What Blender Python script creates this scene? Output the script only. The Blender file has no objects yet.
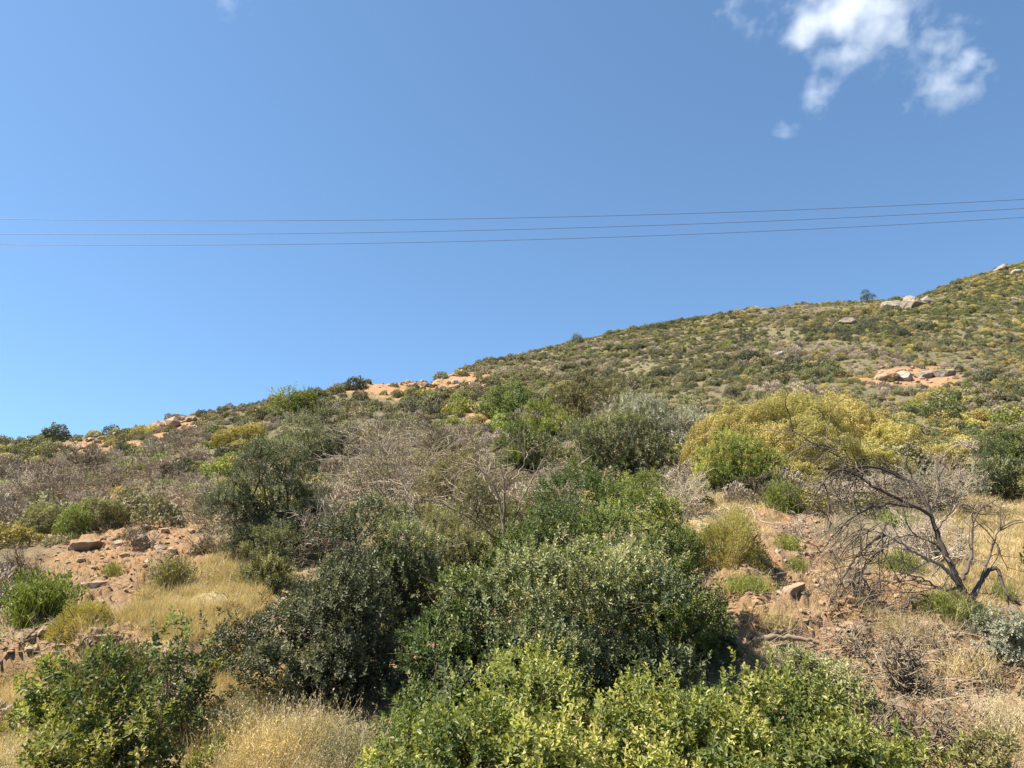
import bpy, bmesh, math
import numpy as np
from mathutils import Vector

rng = np.random.default_rng(11)
scene = bpy.context.scene
COL = scene.collection
R = math.radians
DENOISE = True

# ------------------------------------------------------------------ camera
EYE = 2.3
PITCH = R(11.8)
F = 745.0
SP, CP = math.sin(PITCH), math.cos(PITCH)
cam = bpy.data.cameras.new('camera')
cam.sensor_width = 36.0
cam.lens = F / 1024 * 36.0
cam.clip_start = 0.1
cam.clip_end = 20000
camo = bpy.data.objects.new('camera', cam)
COL.objects.link(camo)
camo.location = (0, 0, EYE)
camo.rotation_euler = (R(90) + PITCH, 0, 0)
scene.camera = camo

def ray(px, py):
    """slopes x/Y and z/Y of the line of sight through a point of the picture"""
    px = np.asarray(px, float); py = np.asarray(py, float)
    v = (384 - py) / F
    den = CP - v * SP
    return (px - 512) / F / den, (SP + v * CP) / den

def project(x, y, z):
    zz = z - EYE
    fwd = y * CP + zz * SP
    up = -y * SP + zz * CP
    fwd = np.where(fwd < 0.1, 0.1, fwd)
    return 512 + F * x / fwd, 384 - F * up / fwd

def norm(v):
    return v / np.maximum(np.linalg.norm(v, axis=-1, keepdims=True), 1e-9)

# ------------------------------------------------------------------ noise
_perm = np.random.default_rng(5).permutation(4096)
_val = np.random.default_rng(6).random(4096) * 2 - 1
def vnoise(x, y, seed=0):
    x = np.asarray(x, float); y = np.asarray(y, float)
    xi = np.floor(x).astype(np.int64); yi = np.floor(y).astype(np.int64)
    fx = x - xi; fy = y - yi
    fx = fx * fx * fx * (fx * (fx * 6 - 15) + 10); fy = fy * fy * fy * (fy * (fy * 6 - 15) + 10)
    def h(a, b):
        return _val[_perm[(_perm[(a + seed * 131) & 4095] + b) & 4095]]
    return ((h(xi, yi) * (1 - fx) + h(xi + 1, yi) * fx) * (1 - fy)
            + (h(xi, yi + 1) * (1 - fx) + h(xi + 1, yi + 1) * fx) * fy)
def fbm(x, y, seed=0, octaves=4, gain=0.5):
    s = 0; a = 1.0
    for o in range(octaves):
        s = s + a * vnoise(x * 2 ** o, y * 2 ** o, seed + o * 7)
        a *= gain
    return s

# ------------------------------------------------------------------ terrain height
# for each bearing: the slope profile, as (picture row at which the ground is seen, metres ahead)
COLS = {
 -500: [(900,5.5),(768,8),(700,10.5),(640,14),(600,18),(560,25),(530,36),(505,55),(490,70)],
 0:    [(900,5.2),(768,7.6),(720,9.2),(702,10.6),(645,11.0),(620,13.0),(590,15.5),(560,18.5),(530,23),(500,30),(470,43),(449,58)],
 120:  [(900,5.2),(768,7.6),(720,8.9),(692,10.2),(638,10.6),(610,12.4),(590,14.2),(560,17.5),(530,22),(500,28.5),(460,42),(432,58)],
 230:  [(900,5.2),(768,7.6),(715,9.0),(695,9.6),(650,10.0),(620,11.5),(590,13.3),(560,16),(530,20),(500,26),(460,36),(430,47),(413,60)],
 300:  [(900,5.2),(768,7.5),(700,9.2),(660,10.5),(620,12),(590,13.5),(560,16),(530,19.5),(500,24.5),(460,33),(430,44),(397,64)],
 425:  [(900,5.1),(768,7.4),(700,9.2),(640,11.8),(590,14.5),(540,18.5),(500,23.5),(460,31),(430,40),(400,56),(382,70)],
 450:  [(900,5.1),(768,7.4),(700,9.2),(640,11.6),(590,14.4),(540,18.4),(500,23.4),(460,31),(430,40),(400,57),(385,73),(371,104)],
 520:  [(900,5.0),(768,7.2),(700,9),(640,11.3),(590,14),(540,18),(500,23),(460,31),(430,41),(400,58),(380,80),(354,125)],
 600:  [(900,5.0),(768,7.2),(700,9),(640,11.2),(590,14),(540,18),(500,23),(460,31),(430,41),(400,57),(380,75),(360,100),(335,150)],
 730:  [(900,4.9),(768,7.0),(700,8.7),(650,9.9),(640,10.1),(572,11.2),(560,12.6),(550,16),(500,21),(460,28),(430,36),(410,45),(390,56),(360,80),(330,120),(312,155)],
 800:  [(900,4.9),(768,7.0),(700,8.7),(672,9.6),(655,9.9),(608,10.7),(596,11.8),(550,16),(500,21.5),(460,28),(430,36),(410,44),(390,54),(360,78),(330,112),(305,160)],
 920:  [(900,4.9),(768,7.0),(700,8.6),(668,9.4),(655,9.8),(612,10.6),(600,11.9),(550,16.5),(500,22),(460,29),(430,37),(410,45),(380,63),(350,85),(320,118),(297,160)],
 960:  [(900,4.9),(768,7.0),(700,8.8),(650,10.6),(600,13),(550,17),(500,22.5),(460,29),(430,38),(400,50),(370,69),(340,94),(310,128),(281,172)],
 1024: [(900,4.9),(768,7.0),(700,8.8),(650,10.6),(600,13),(550,17),(500,22.5),(460,30),(430,39),(400,52),(370,71),(340,97),(300,140),(264,185)],
 1500: [(900,4.7),(768,6.6),(700,8.5),(650,10.5),(600,13),(550,17),(500,22.5),(450,32),(400,46),(350,66),(300,92),(250,125),(200,165),(150,215)],
}
NS, NA, NY = 240, 640, 900
_pxs = np.array(sorted(COLS), float)
_s = np.linspace(0, 1, NS)
_lt = []; _sky = []; _ridge = []
for p in sorted(COLS):
    c = COLS[p]; py = np.array([q[0] for q in c], float); Y = np.array([q[1] for q in c], float)
    rows = 900 - _s * (900 - py[-1])
    _lt.append(np.interp(-rows, -py, np.log(Y)))
    _sky.append(py[-1])
_lt = np.array(_lt); _sky = np.array(_sky)
_A = np.linspace(-1.35, 1.35, NA)
_LY = np.linspace(math.log(4.9), math.log(700), NY)
_apx = (_pxs - 512) / F / 0.96
_T = np.zeros((NA, NY))
_ridgeY = np.zeros(NA)
_lts = np.array([np.interp(_A, _apx, _lt[:, k]) for k in range(NS)]).T
_skys = np.interp(_A, _apx, _sky)
for i in range(NA):
    rows = 900 - _s * (900 - _skys[i])
    _, t = ray(512, rows)
    Y = np.exp(_lts[i]); z = t * Y
    yr, zr = Y[-1], z[-1]
    _ridgeY[i] = yr
    Yq = np.exp(_LY)
    zz = np.interp(Yq, Y, z)
    d = Yq - yr
    zz = np.where(d > 0, zr - 0.02 * np.minimum(d, 8) ** 2 * 0.6 - 0.3 * np.maximum(d - 8, 0) , zz)
    _T[i] = np.maximum(zz, -2.3 - 0.02 * Yq)
# gentle smoothing so that the slope breaks are round
ker = np.array([1, 2, 3, 2, 1.0]); ker /= ker.sum()
for _ in range(2):
    _T = np.apply_along_axis(lambda v: np.convolve(np.pad(v, 2, 'edge'), ker, 'valid'), 0, _T)
_T = np.apply_along_axis(lambda v: np.convolve(np.pad(v, 2, 'edge'), ker, 'valid'), 1, _T)

def base_h(x, y):
    Y = np.maximum(y, 4.9)
    a = np.clip(x / Y, -1.34, 1.34)
    fi = (a + 1.35) / 2.7 * (NA - 1)
    fj = np.clip((np.log(Y) - _LY[0]) / (_LY[-1] - _LY[0]) * (NY - 1), 0, NY - 1.001)
    i = np.floor(fi).astype(int); j = np.floor(fj).astype(int)
    u = fi - i; v = fj - j
    i1 = np.minimum(i + 1, NA - 1)
    h = (_T[i, j] * (1 - u) + _T[i1, j] * u) * (1 - v) + (_T[i, j + 1] * (1 - u) + _T[i1, j + 1] * u) * v
    return h + EYE

def ell(px, py, cx, cy, rx, ry, rot=0):
    c, s = math.cos(R(rot)), math.sin(R(rot))
    dx, dy = px - cx, py - cy
    return np.sqrt(((dx * c + dy * s) / rx) ** 2 + ((-dx * s + dy * c) / ry) ** 2)

# patches of ground: bare orange soil, dry golden grass (centre and size as bearings from the roadside)
SOIL = [(130,555,85,55,-8),(60,655,90,28,-10),(235,668,45,26,15),(860,620,95,60,5),(790,560,60,45,20),(745,600,35,60,0),
        (950,690,115,80,0),(428,384,64,14,-3),(372,389,30,6,-6),(262,407,16,6,-20),(176,427,36,9,-10),(80,447,22,6,-5),(155,425,18,14,0),
        (905,377,48,10,-4),(455,660,40,60,0),(480,412,22,9,0),(120,445,30,6,0),(930,380,30,7,0)]
GRASS = [(205,598,85,40,-22),(120,625,60,18,-12),(30,700,70,35,-18),(20,760,60,30,0),(270,735,75,60,0),(1000,540,55,50,0),
         (720,520,60,25,0),(870,590,70,40,0),(940,612,50,22,0),(250,690,50,30,40)]
def patches(px, py, lst, x, y):
    w = np.zeros_like(px)
    n = fbm(x * 1.1, y * 1.1, 40, 3) * 0.28
    for e in lst:
        w = np.maximum(w, np.clip((1.15 + n - ell(px, py, *e)) / 0.35, 0, 1))
    return w

def ground(x, y, detail=True):
    x = np.asarray(x, float); y = np.asarray(y, float)
    h = base_h(x, y)
    r = np.hypot(x, y)
    near = np.clip((y - 5.5) / 2.0, 0, 1)
    mid = np.clip((y - 18) / 25, 0, 1)
    h = h + near * (0.10 * fbm(x * 0.9, y * 0.9, 1, 3) + 0.05 * fbm(x * 3.1, y * 3.1, 2, 2)) + mid * 0.35 * fbm(x * 0.16, y * 0.16, 3, 3)
    h = h + 1.15 * np.exp(-(((x - 9.6) / 3.2) ** 2 + ((y - 25.5) / 3.0) ** 2))      # the hump under the yellow shrubs
    if detail:
        zx, zy = project(x, y, h); sm = patches(zx, zy, SOIL, x, y)
        c = np.clip((34 - r) / 20, 0, 1) * near
        n = fbm(x * 5.5, y * 5.5, 9, 3)
        h = h + c * 0.035 * np.abs(n) + c * 0.012 * fbm(x * 21, y * 21, 10, 2)
        cl = np.clip(fbm(x * 0.7, y * 0.7, 21, 2) + 0.15, 0, 1)
        h = h + c * np.maximum(cl * .6, sm * 1.25) * 0.09 * np.clip(fbm(x * 3.3 + 0.6 * n, y * 3.3, 13, 3) * 1.6, -0.6, 1)
    return h

_YY = np.exp(np.linspace(math.log(5.0), math.log(260), 1500))
def at(px, py):
    """the point of the ground seen at a point of the picture (scalar)"""
    a, t = ray(px, py)
    h = ground(a * _YY, _YY, False)
    hit = np.nonzero(h >= EYE + t * _YY)[0]
    k = hit[0] if len(hit) else len(_YY) - 1
    return float(a * _YY[k]), float(_YY[k])
def at_many(px, py):
    out = np.full((len(px), 2), np.nan)
    for s in range(0, len(px), 4000):
        a, t = ray(px[s:s + 4000], py[s:s + 4000])
        yy = np.exp(np.linspace(math.log(5.0), math.log(240), 400))
        X = a[:, None] * yy[None]; Y = np.broadcast_to(yy, X.shape)
        hit = ground(X, Y, False) >= EYE + t[:, None] * yy[None]
        k = hit.argmax(1); ok = hit.any(1)
        y = yy[k]
        out[s:s + 4000, 0] = np.where(ok, a * y, np.nan); out[s:s + 4000, 1] = np.where(ok, y, np.nan)
    return out

# ------------------------------------------------------------------ mesh helpers
def mk_mesh(name, V, faces, tint=None, mat=None, smooth=False):
    """faces: an int array (M,k) or a list of such"""
    if not isinstance(faces, list): faces = [faces]
    me = bpy.data.meshes.new(name)
    V = np.ascontiguousarray(V, np.float32)
    me.vertices.add(len(V)); me.vertices.foreach_set('co', V.ravel())
    tot = np.concatenate([np.full(len(f), f.shape[1], np.int32) for f in faces])
    idx = np.concatenate([f.ravel() for f in faces]).astype(np.int32)
    st = np.concatenate([[0], np.cumsum(tot)[:-1]]).astype(np.int32)
    me.loops.add(len(idx)); me.loops.foreach_set('vertex_index', idx)
    me.polygons.add(len(tot)); me.polygons.foreach_set('loop_start', st); me.polygons.foreach_set('loop_total', tot)
    me.polygons.foreach_set('use_smooth', np.full(len(tot), smooth))
    if tint is not None:
        at_ = me.attributes.new('tint', 'FLOAT', 'FACE')
        at_.data.foreach_set('value', np.ascontiguousarray(tint, np.float32))
    me.update(calc_edges=True)
    if mat: me.materials.append(mat)
    return me

class Geo:
    """collects quads with a tint per face"""
    def __init__(s): s.v = []; s.f = []; s.t = []; s.n = 0
    def add(s, V, Fq, T):
        V = V.reshape(-1, 3); s.v.append(V); s.f.append(Fq + s.n); s.t.append(np.broadcast_to(T, (len(Fq),))); s.n += len(V)
    def mesh(s, name, mat, smooth=False):
        return mk_mesh(name, np.concatenate(s.v), np.concatenate(s.f), np.concatenate(s.t), mat, smooth)

def leaves(geo, P, D, N, L, W, T, rich=True, fold=0.22, droop=0.12):
    n = len(P)
    if n == 0: return
    S = norm(np.cross(D, N)); N = np.cross(S, D)
    L = np.broadcast_to(np.asarray(L, float), (n,))[:, None]; W = np.broadcast_to(np.asarray(W, float), (n,))[:, None]
    T = np.broadcast_to(T, (n,))
    if rich:
        v = np.stack([P, P + D * .3 * L - S * .46 * W + N * fold * W, P + D * .68 * L - S * .42 * W + N * fold * W - N * droop * .3 * L,
                      P + D * L - N * droop * L, P + D * .68 * L + S * .42 * W + N * fold * W - N * droop * .3 * L, P + D * .3 * L + S * .46 * W + N * fold * W], 1)
        b = np.arange(n)[:, None] * 6
        f = np.concatenate([b + np.array([[0, 1, 2, 3]]), b + np.array([[0, 3, 4, 5]])])
        geo.add(v, f, np.concatenate([T, T]))
    else:
        v = np.stack([P, P + D * .5 * L - S * .5 * W + N * fold * W, P + D * L - N * droop * L, P + D * .5 * L + S * .5 * W + N * fold * W], 1)
        geo.add(v, np.arange(n)[:, None] * 4 + np.array([[0, 1, 2, 3]]), T)

def tubes(geo, P, Rr, T, sides=4):
    """P (N,k,3), Rr (N,k)"""
    n, k, _ = P.shape
    if n == 0: return
    d = np.empty_like(P); d[:, 1:-1] = P[:, 2:] - P[:, :-2]; d[:, 0] = P[:, 1] - P[:, 0]; d[:, -1] = P[:, -1] - P[:, -2]
    d = norm(d)
    ref = norm(np.cross(d.mean(1), np.array([0.31, 0.52, 0.17])) + 1e-5)[:, None]
    u = norm(np.cross(d, np.broadcast_to(ref, d.shape)) + 1e-6); w = np.cross(d, u)
    ang = np.arange(sides) / sides * 2 * math.pi
    ring = P[:, :, None] + Rr[:, :, None, None] * (u[:, :, None] * np.cos(ang)[None, None, :, None] + w[:, :, None] * np.sin(ang)[None, None, :, None])
    b = np.arange(n)[:, None, None] * k * sides
    i = np.arange(k - 1)[None, :, None] * sides
    j = np.arange(sides)[None, None, :]; j2 = (j + 1) % sides
    f = np.stack([b + i + j, b + i + j2, b + i + sides + j2, b + i + sides + j], -1).reshape(-1, 4)
    T = np.broadcast_to(T, (n,))
    geo.add(ring, f, np.repeat(T, (k - 1) * sides))

def grow(S, D, L, k, wiggle, lift=0.0):
    n = len(S); P = np.empty((n, k, 3)); P[:, 0] = S; d = norm(D)
    st = (np.broadcast_to(L, (n,)) / (k - 1))[:, None]
    for i in range(1, k):
        d = norm(d + rng.normal(0, wiggle, (n, 3)) + np.array([0, 0, lift]))
        P[:, i] = P[:, i - 1] + d * st
    return P

def on_poly(P, t):
    k = P.shape[1] - 1
    f = np.clip(t, 0, .9999) * k; i = f.astype(int); u = (f - i)[:, None]; a = np.arange(len(P))
    p = P[a, i] * (1 - u) + P[a, i + 1] * u
    return p, norm(P[a, i + 1] - P[a, i])

def ribbons(geo, P, Wd, T):
    """flat tapering blades; P (N,k,3), Wd (N,)"""
    n, k, _ = P.shape
    d = norm(P[:, -1] - P[:, 0]); s = norm(np.cross(d, rng.normal(0, 1, (n, 3))))
    w = (np.linspace(1, 0.12, k)[None, :] * np.asarray(Wd).reshape(-1, 1) * .5)[..., None]
    v = np.stack([P - s[:, None] * w, P + s[:, None] * w], 2)
    b = np.arange(n)[:, None, None] * 2 * k; i = np.arange(k - 1)[None, :, None] * 2
    f = (b + i + np.array([[[0, 1, 3, 2]]])).reshape(-1, 4)
    geo.add(v, f, np.repeat(np.broadcast_to(T, (n,)), k - 1))

# ------------------------------------------------------------------ materials
def nt(mat):
    mat.use_nodes = True
    t = mat.node_tree; t.nodes.clear()
    def N(kind, **kw):
        n = t.nodes.new(kind)
        for a, b in kw.items(): setattr(n, a, b)
        return n
    def Lk(a, b): t.links.new(a, b)
    return t, N, Lk
def mixc(N, Lk, fac, a, b, blend='MIX'):
    m = N('ShaderNodeMix', data_type='RGBA', blend_type=blend)
    for s, v in ((m.inputs[0], fac), (m.inputs[6], a), (m.inputs[7], b)):
        if hasattr(v, 'is_linked') or hasattr(v, 'links'): Lk(v, s)
        elif isinstance(v, (int, float)): s.default_value = v
        else: s.default_value = (*v, 1)
    return m.outputs[2]

def leaf_mat(name, old, young, rough=0.45, trans=0.22, hue=0.03, spec=0.5, third=None):
    m = bpy.data.materials.new(name); t, N, Lk = nt(m)
    at_ = N('ShaderNodeAttribute', attribute_name='tint')
    col = mixc(N, Lk, at_.outputs['Fac'], old, young)
    if third:
        r2 = N('ShaderNodeMapRange'); r2.inputs[1].default_value = .93; r2.inputs[2].default_value = 1.0
        Lk(at_.outputs['Fac'], r2.inputs[0]); col = mixc(N, Lk, r2.outputs[0], col, third)
    oi = N('ShaderNodeObjectInfo')
    hs = N('ShaderNodeHueSaturation')
    mr = N('ShaderNodeMapRange'); mr.inputs[3].default_value = .5 - hue; mr.inputs[4].default_value = .5 + hue
    Lk(oi.outputs['Random'], mr.inputs[0]); Lk(mr.outputs[0], hs.inputs['Hue'])
    wn = N('ShaderNodeTexWhiteNoise', noise_dimensions='1D'); Lk(oi.outputs['Random'], wn.inputs['W'])
    mv = N('ShaderNodeMapRange'); mv.inputs[3].default_value = .78; mv.inputs[4].default_value = 1.22
    Lk(wn.outputs['Value'], mv.inputs[0]); Lk(mv.outputs[0], hs.inputs['Value']); Lk(col, hs.inputs['Color'])
    b = N('ShaderNodeBsdfPrincipled'); Lk(hs.outputs[0], b.inputs['Base Color'])
    b.inputs['Roughness'].default_value = rough; b.inputs['Specular IOR Level'].default_value = spec
    out = N('ShaderNodeOutputMaterial')
    if trans:
        tr = N('ShaderNodeBsdfTranslucent')
        tc = mixc(N, Lk, 1.0, hs.outputs[0], (1.5, 1.5, .7), 'MULTIPLY'); Lk(tc, tr.inputs['Color'])
        mx = N('ShaderNodeMixShader'); mx.inputs[0].default_value = trans
        Lk(b.outputs[0], mx.inputs[1]); Lk(tr.outputs[0], mx.inputs[2]); Lk(mx.outputs[0], out.inputs[0])
    else:
        Lk(b.outputs[0], out.inputs[0])
    return m

M = {
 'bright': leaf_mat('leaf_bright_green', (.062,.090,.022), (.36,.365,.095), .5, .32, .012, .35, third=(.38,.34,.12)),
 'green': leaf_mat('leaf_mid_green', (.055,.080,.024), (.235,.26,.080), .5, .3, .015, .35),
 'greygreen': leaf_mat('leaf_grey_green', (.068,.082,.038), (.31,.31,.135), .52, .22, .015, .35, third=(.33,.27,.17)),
 'dark': leaf_mat('leaf_dark_green', (.062,.070,.035), (.20,.20,.105), .52, .18, .01, .3),
 'olive': leaf_mat('leaf_olive', (.115,.110,.050), (.29,.26,.115), .6, .22, .02, .25),
 'yellow': leaf_mat('leaf_yellow', (.25,.208,.066), (.45,.38,.130), .6, .25, .012, .2),
 'lime': leaf_mat('leaf_lime', (.115,.140,.034), (.29,.31,.080), .55, .3, .015, .3),
 'silver': leaf_mat('leaf_silver', (.19,.185,.13), (.38,.37,.28), .6, .15, .01, .25),
 'twiggrey': leaf_mat('twig_grey', (.25,.195,.135), (.50,.41,.30), .8, 0, .008, .2),
 'twigbrown': leaf_mat('twig_brown', (.150,.108,.072), (.31,.24,.165), .8, 0, .008, .2),
 'bark': leaf_mat('bark_dark', (.048,.036,.028), (.150,.118,.090), .8, 0, .005, .2),
 'barkpale': leaf_mat('bark_pale', (.16,.132,.105), (.30,.255,.205), .8, 0, .005, .2),
 'straw': leaf_mat('dry_straw', (.37,.285,.145), (.60,.475,.265), .7, .25, .006, spec=.2),
 'strawpale': leaf_mat('dry_straw_pale', (.34,.28,.18), (.54,.46,.32), .7, .25, .006, spec=.2),
 'heath': leaf_mat('leaf_heath', (.15,.125,.074), (.30,.26,.155), .7, .15, .02, .2),
}

def rock_mat(name, a, b, warm):
    m = bpy.data.materials.new(name); t, N, Lk = nt(m)
    tc = N('ShaderNodeTexCoord'); geo = N('ShaderNodeNewGeometry')
    n1 = N('ShaderNodeTexNoise'); n1.inputs['Scale'].default_value = 2.2; n1.inputs['Detail'].default_value = 9; n1.inputs['Roughness'].default_value = .65
    n2 = N('ShaderNodeTexNoise'); n2.inputs['Scale'].default_value = 14; n2.inputs['Detail'].default_value = 6
    n3 = N('ShaderNodeTexNoise'); n3.inputs['Scale'].default_value = .9; n3.inputs['Detail'].default_value = 4
    for n in (n1, n2, n3): Lk(geo.outputs['Position'], n.inputs['Vector'])
    r1 = N('ShaderNodeMapRange'); r1.inputs[1].default_value = .38; r1.inputs[2].default_value = .62; Lk(n1.outputs['Fac'], r1.inputs[0])
    c = mixc(N, Lk, r1.outputs[0], a, b)
    r3 = N('ShaderNodeMapRange'); r3.inputs[1].default_value = .52; r3.inputs[2].default_value = .66; Lk(n3.outputs['Fac'], r3.inputs[0])
    c = mixc(N, Lk, r3.outputs[0], c, warm)
    c = mixc(N, Lk, .5, c, n2.outputs['Color'], 'SOFT_LIGHT')
    b_ = N('ShaderNodeBsdfPrincipled'); b_.inputs['Roughness'].default_value = .85; b_.inputs['Specular IOR Level'].default_value = .2
    Lk(c, b_.inputs['Base Color'])
    bp = N('ShaderNodeBump'); bp.inputs['Strength'].default_value = .7; bp.inputs['Distance'].default_value = .05
    Lk(n1.outputs['Fac'], bp.inputs['Height']); Lk(bp.outputs[0], b_.inputs['Normal'])
    o = N('ShaderNodeOutputMaterial'); Lk(b_.outputs[0], o.inputs[0])
    return m
M['rock'] = rock_mat('rock_grey', (.14,.118,.095), (.26,.215,.168), (.26,.18,.115))
M['rockpale'] = rock_mat('rock_pale', (.24,.21,.17), (.37,.32,.265), (.31,.235,.165))
M['rocktan'] = rock_mat('rock_tan', (.20,.14,.092), (.31,.225,.155), (.29,.17,.092))

def ground_mat():
    m = bpy.data.materials.new('hillside_soil'); t, N, Lk = nt(m)
    geo = N('ShaderNodeNewGeometry')
    def noise(sc, det=6, ro=.6):
        n = N('ShaderNodeTexNoise'); n.inputs['Scale'].default_value = sc; n.inputs['Detail'].default_value = det; n.inputs['Roughness'].default_value = ro
        Lk(geo.outputs['Position'], n.inputs['Vector']); return n
    def rng_(src, a, b):
        r = N('ShaderNodeMapRange'); r.inputs[1].default_value = a; r.inputs[2].default_value = b; Lk(src, r.inputs[0]); return r.outputs[0]
    soil = N('ShaderNodeAttribute', attribute_name='soil'); gr = N('ShaderNodeAttribute', attribute_name='straw'); fa = N('ShaderNodeAttribute', attribute_name='scrub')
    n1, n2, n3, n4 = noise(.7), noise(4.5, 8, .7), noise(22, 6, .7), noise(70, 3, .6)
    base = mixc(N, Lk, rng_(n1.outputs['Fac'], .35, .65), (.25,.175,.105), (.29,.22,.135))
    base = mixc(N, Lk, rng_(n2.outputs['Fac'], .42, .68), base, (.16,.115,.072))
    fcol = mixc(N, Lk, rng_(n2.outputs['Fac'], .38, .62), (.37,.185,.082), (.31,.205,.12))
    ncol = mixc(N, Lk, rng_(n2.outputs['Fac'], .38, .62), (.285,.160,.082), (.275,.185,.108))
    sc = mixc(N, Lk, fa.outputs['Fac'], ncol, fcol)
    sc = mixc(N, Lk, rng_(n3.outputs['Fac'], .48, .68), sc, (.19,.115,.065))
    st = mixc(N, Lk, rng_(n3.outputs['Fac'], .35, .65), (.29,.22,.115), (.42,.33,.18))
    scrub = mixc(N, Lk, rng_(n2.outputs['Fac'], .4, .62), (.10,.092,.050), (.19,.155,.088))
    c = mixc(N, Lk, fa.outputs['Fac'], base, scrub)
    c = mixc(N, Lk, gr.outputs['Fac'], c, st)
    c = mixc(N, Lk, soil.outputs['Fac'], c, sc)
    c = mixc(N, Lk, .55, c, n4.outputs['Color'], 'SOFT_LIGHT')
    b = N('ShaderNodeBsdfPrincipled'); b.inputs['Roughness'].default_value = .95; b.inputs['Specular IOR Level'].default_value = .1
    Lk(c, b.inputs['Base Color'])
    bp = N('ShaderNodeBump'); bp.inputs['Strength'].default_value = .8; bp.inputs['Distance'].default_value = .04
    ad = N('ShaderNodeMath', operation='ADD'); Lk(n3.outputs['Fac'], ad.inputs[0]); Lk(n4.outputs['Fac'], ad.inputs[1])
    Lk(ad.outputs[0], bp.inputs['Height']); Lk(bp.outputs[0], b.inputs['Normal'])
    o = N('ShaderNodeOutputMaterial'); Lk(b.outputs[0], o.inputs[0])
    return m

# ------------------------------------------------------------------ the ground sheet
def build_ground():
    fine = np.linspace(-R(41), R(41), 900)
    rest = np.linspace(R(41), R(319), 130)[1:-1]
    th = np.concatenate([fine, rest])
    rr = np.concatenate([[0.4, 1.2, 2.4, 3.6, 4.6], np.exp(np.linspace(math.log(5.2), math.log(60), 420)),
                         np.exp(np.linspace(math.log(61), math.log(300), 150)), [340, 400, 520, 700, 1000, 1600, 2600, 4500]])
    na, nr = len(th), len(rr)
    X = np.outer(rr, np.sin(th)); Y = np.outer(rr, np.cos(th))
    Z = ground(X, Y)
    far = np.clip((np.hypot(X, Y) - 500) / 800, 0, 1)
    Z = Z * (1 - far) + far * -12
    V = np.stack([X, Y, Z], -1).reshape(-1, 3)
    i = np.arange(nr - 1)[:, None] * na; j = np.arange(na)[None]; j2 = (j + 1) % na
    f = np.stack([i + j, i + na + j, i + na + j2, i + j2], -1).reshape(-1, 4)
    cv = np.array([[0, 0, float(ground(0.0, 0.0))]])
    tri = np.stack([np.full(na, len(V)), (np.arange(na)), (np.arange(na) + 1) % na], -1)[:, [0, 2, 1]]
    me = mk_mesh('hillside', np.concatenate([V, cv]), [f[:, ::-1], tri[:, ::-1]], None, ground_mat(), True)
    px, py = project(V[:, 0], V[:, 1], V[:, 2])
    front = V[:, 1] > 4
    soil = patches(px, py, SOIL, V[:, 0], V[:, 1]) * front; gr = patches(px, py, GRASS, V[:, 0], V[:, 1]) * front
    fa = np.clip((np.hypot(V[:, 0], V[:, 1]) - 14) / 12, 0, 1)
    for nm, w in (('soil', soil), ('straw', gr), ('scrub', fa)):
        a = me.attributes.new(nm, 'FLOAT', 'POINT'); a.data.foreach_set('value', np.append(w, 0).astype(np.float32))
    o = bpy.data.objects.new('hillside', me); COL.objects.link(o); o['kind'] = 'structure'
build_ground()

# ------------------------------------------------------------------ things and parts
def empty(name, label, cat, loc, group=None):
    o = bpy.data.objects.new(name, None); COL.objects.link(o)
    o.location = loc; o.empty_display_size = .2
    o['label'] = label; o['category'] = cat
    if group: o['group'] = group
    return o
def part(name, me, parent):
    o = bpy.data.objects.new(name, me); COL.objects.link(o); o.parent = parent
    return o
def solo(name, me, label, cat, loc, group=None):
    o = bpy.data.objects.new(name, me); COL.objects.link(o); o.location = loc
    o['label'] = label; o['category'] = cat
    if group: o['group'] = group
    return o
def copy_tree(o, parent=None):
    c = o.copy(); COL.objects.link(c)
    if parent: c.parent = parent
    for ch in list(o.children): copy_tree(ch, c)
    return c
def g3(x, y, sink=0.05): return (x, y, float(ground(x, y)) - sink)

def lobes_for(w, h, dpt, n, lr, flat=0.0):
    """lobe centres spread through a ragged half ellipsoid w wide, dpt deep, h high"""
    d = norm(rng.normal(0, 1, (n, 3))); d[:, 2] = np.abs(d[:, 2])
    rad = np.where(rng.random(n) < .78, rng.uniform(.70, 1.14, n), rng.uniform(.25, .72, n))
    c = d * rad[:, None] * np.array([w / 2, dpt / 2, h]) * np.array([.86, .86, .84])
    c[:, 2] += .06 * h
    r = lr * np.clip(rng.lognormal(0, .33, n), .45, 1.7)
    return c, r

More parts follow.
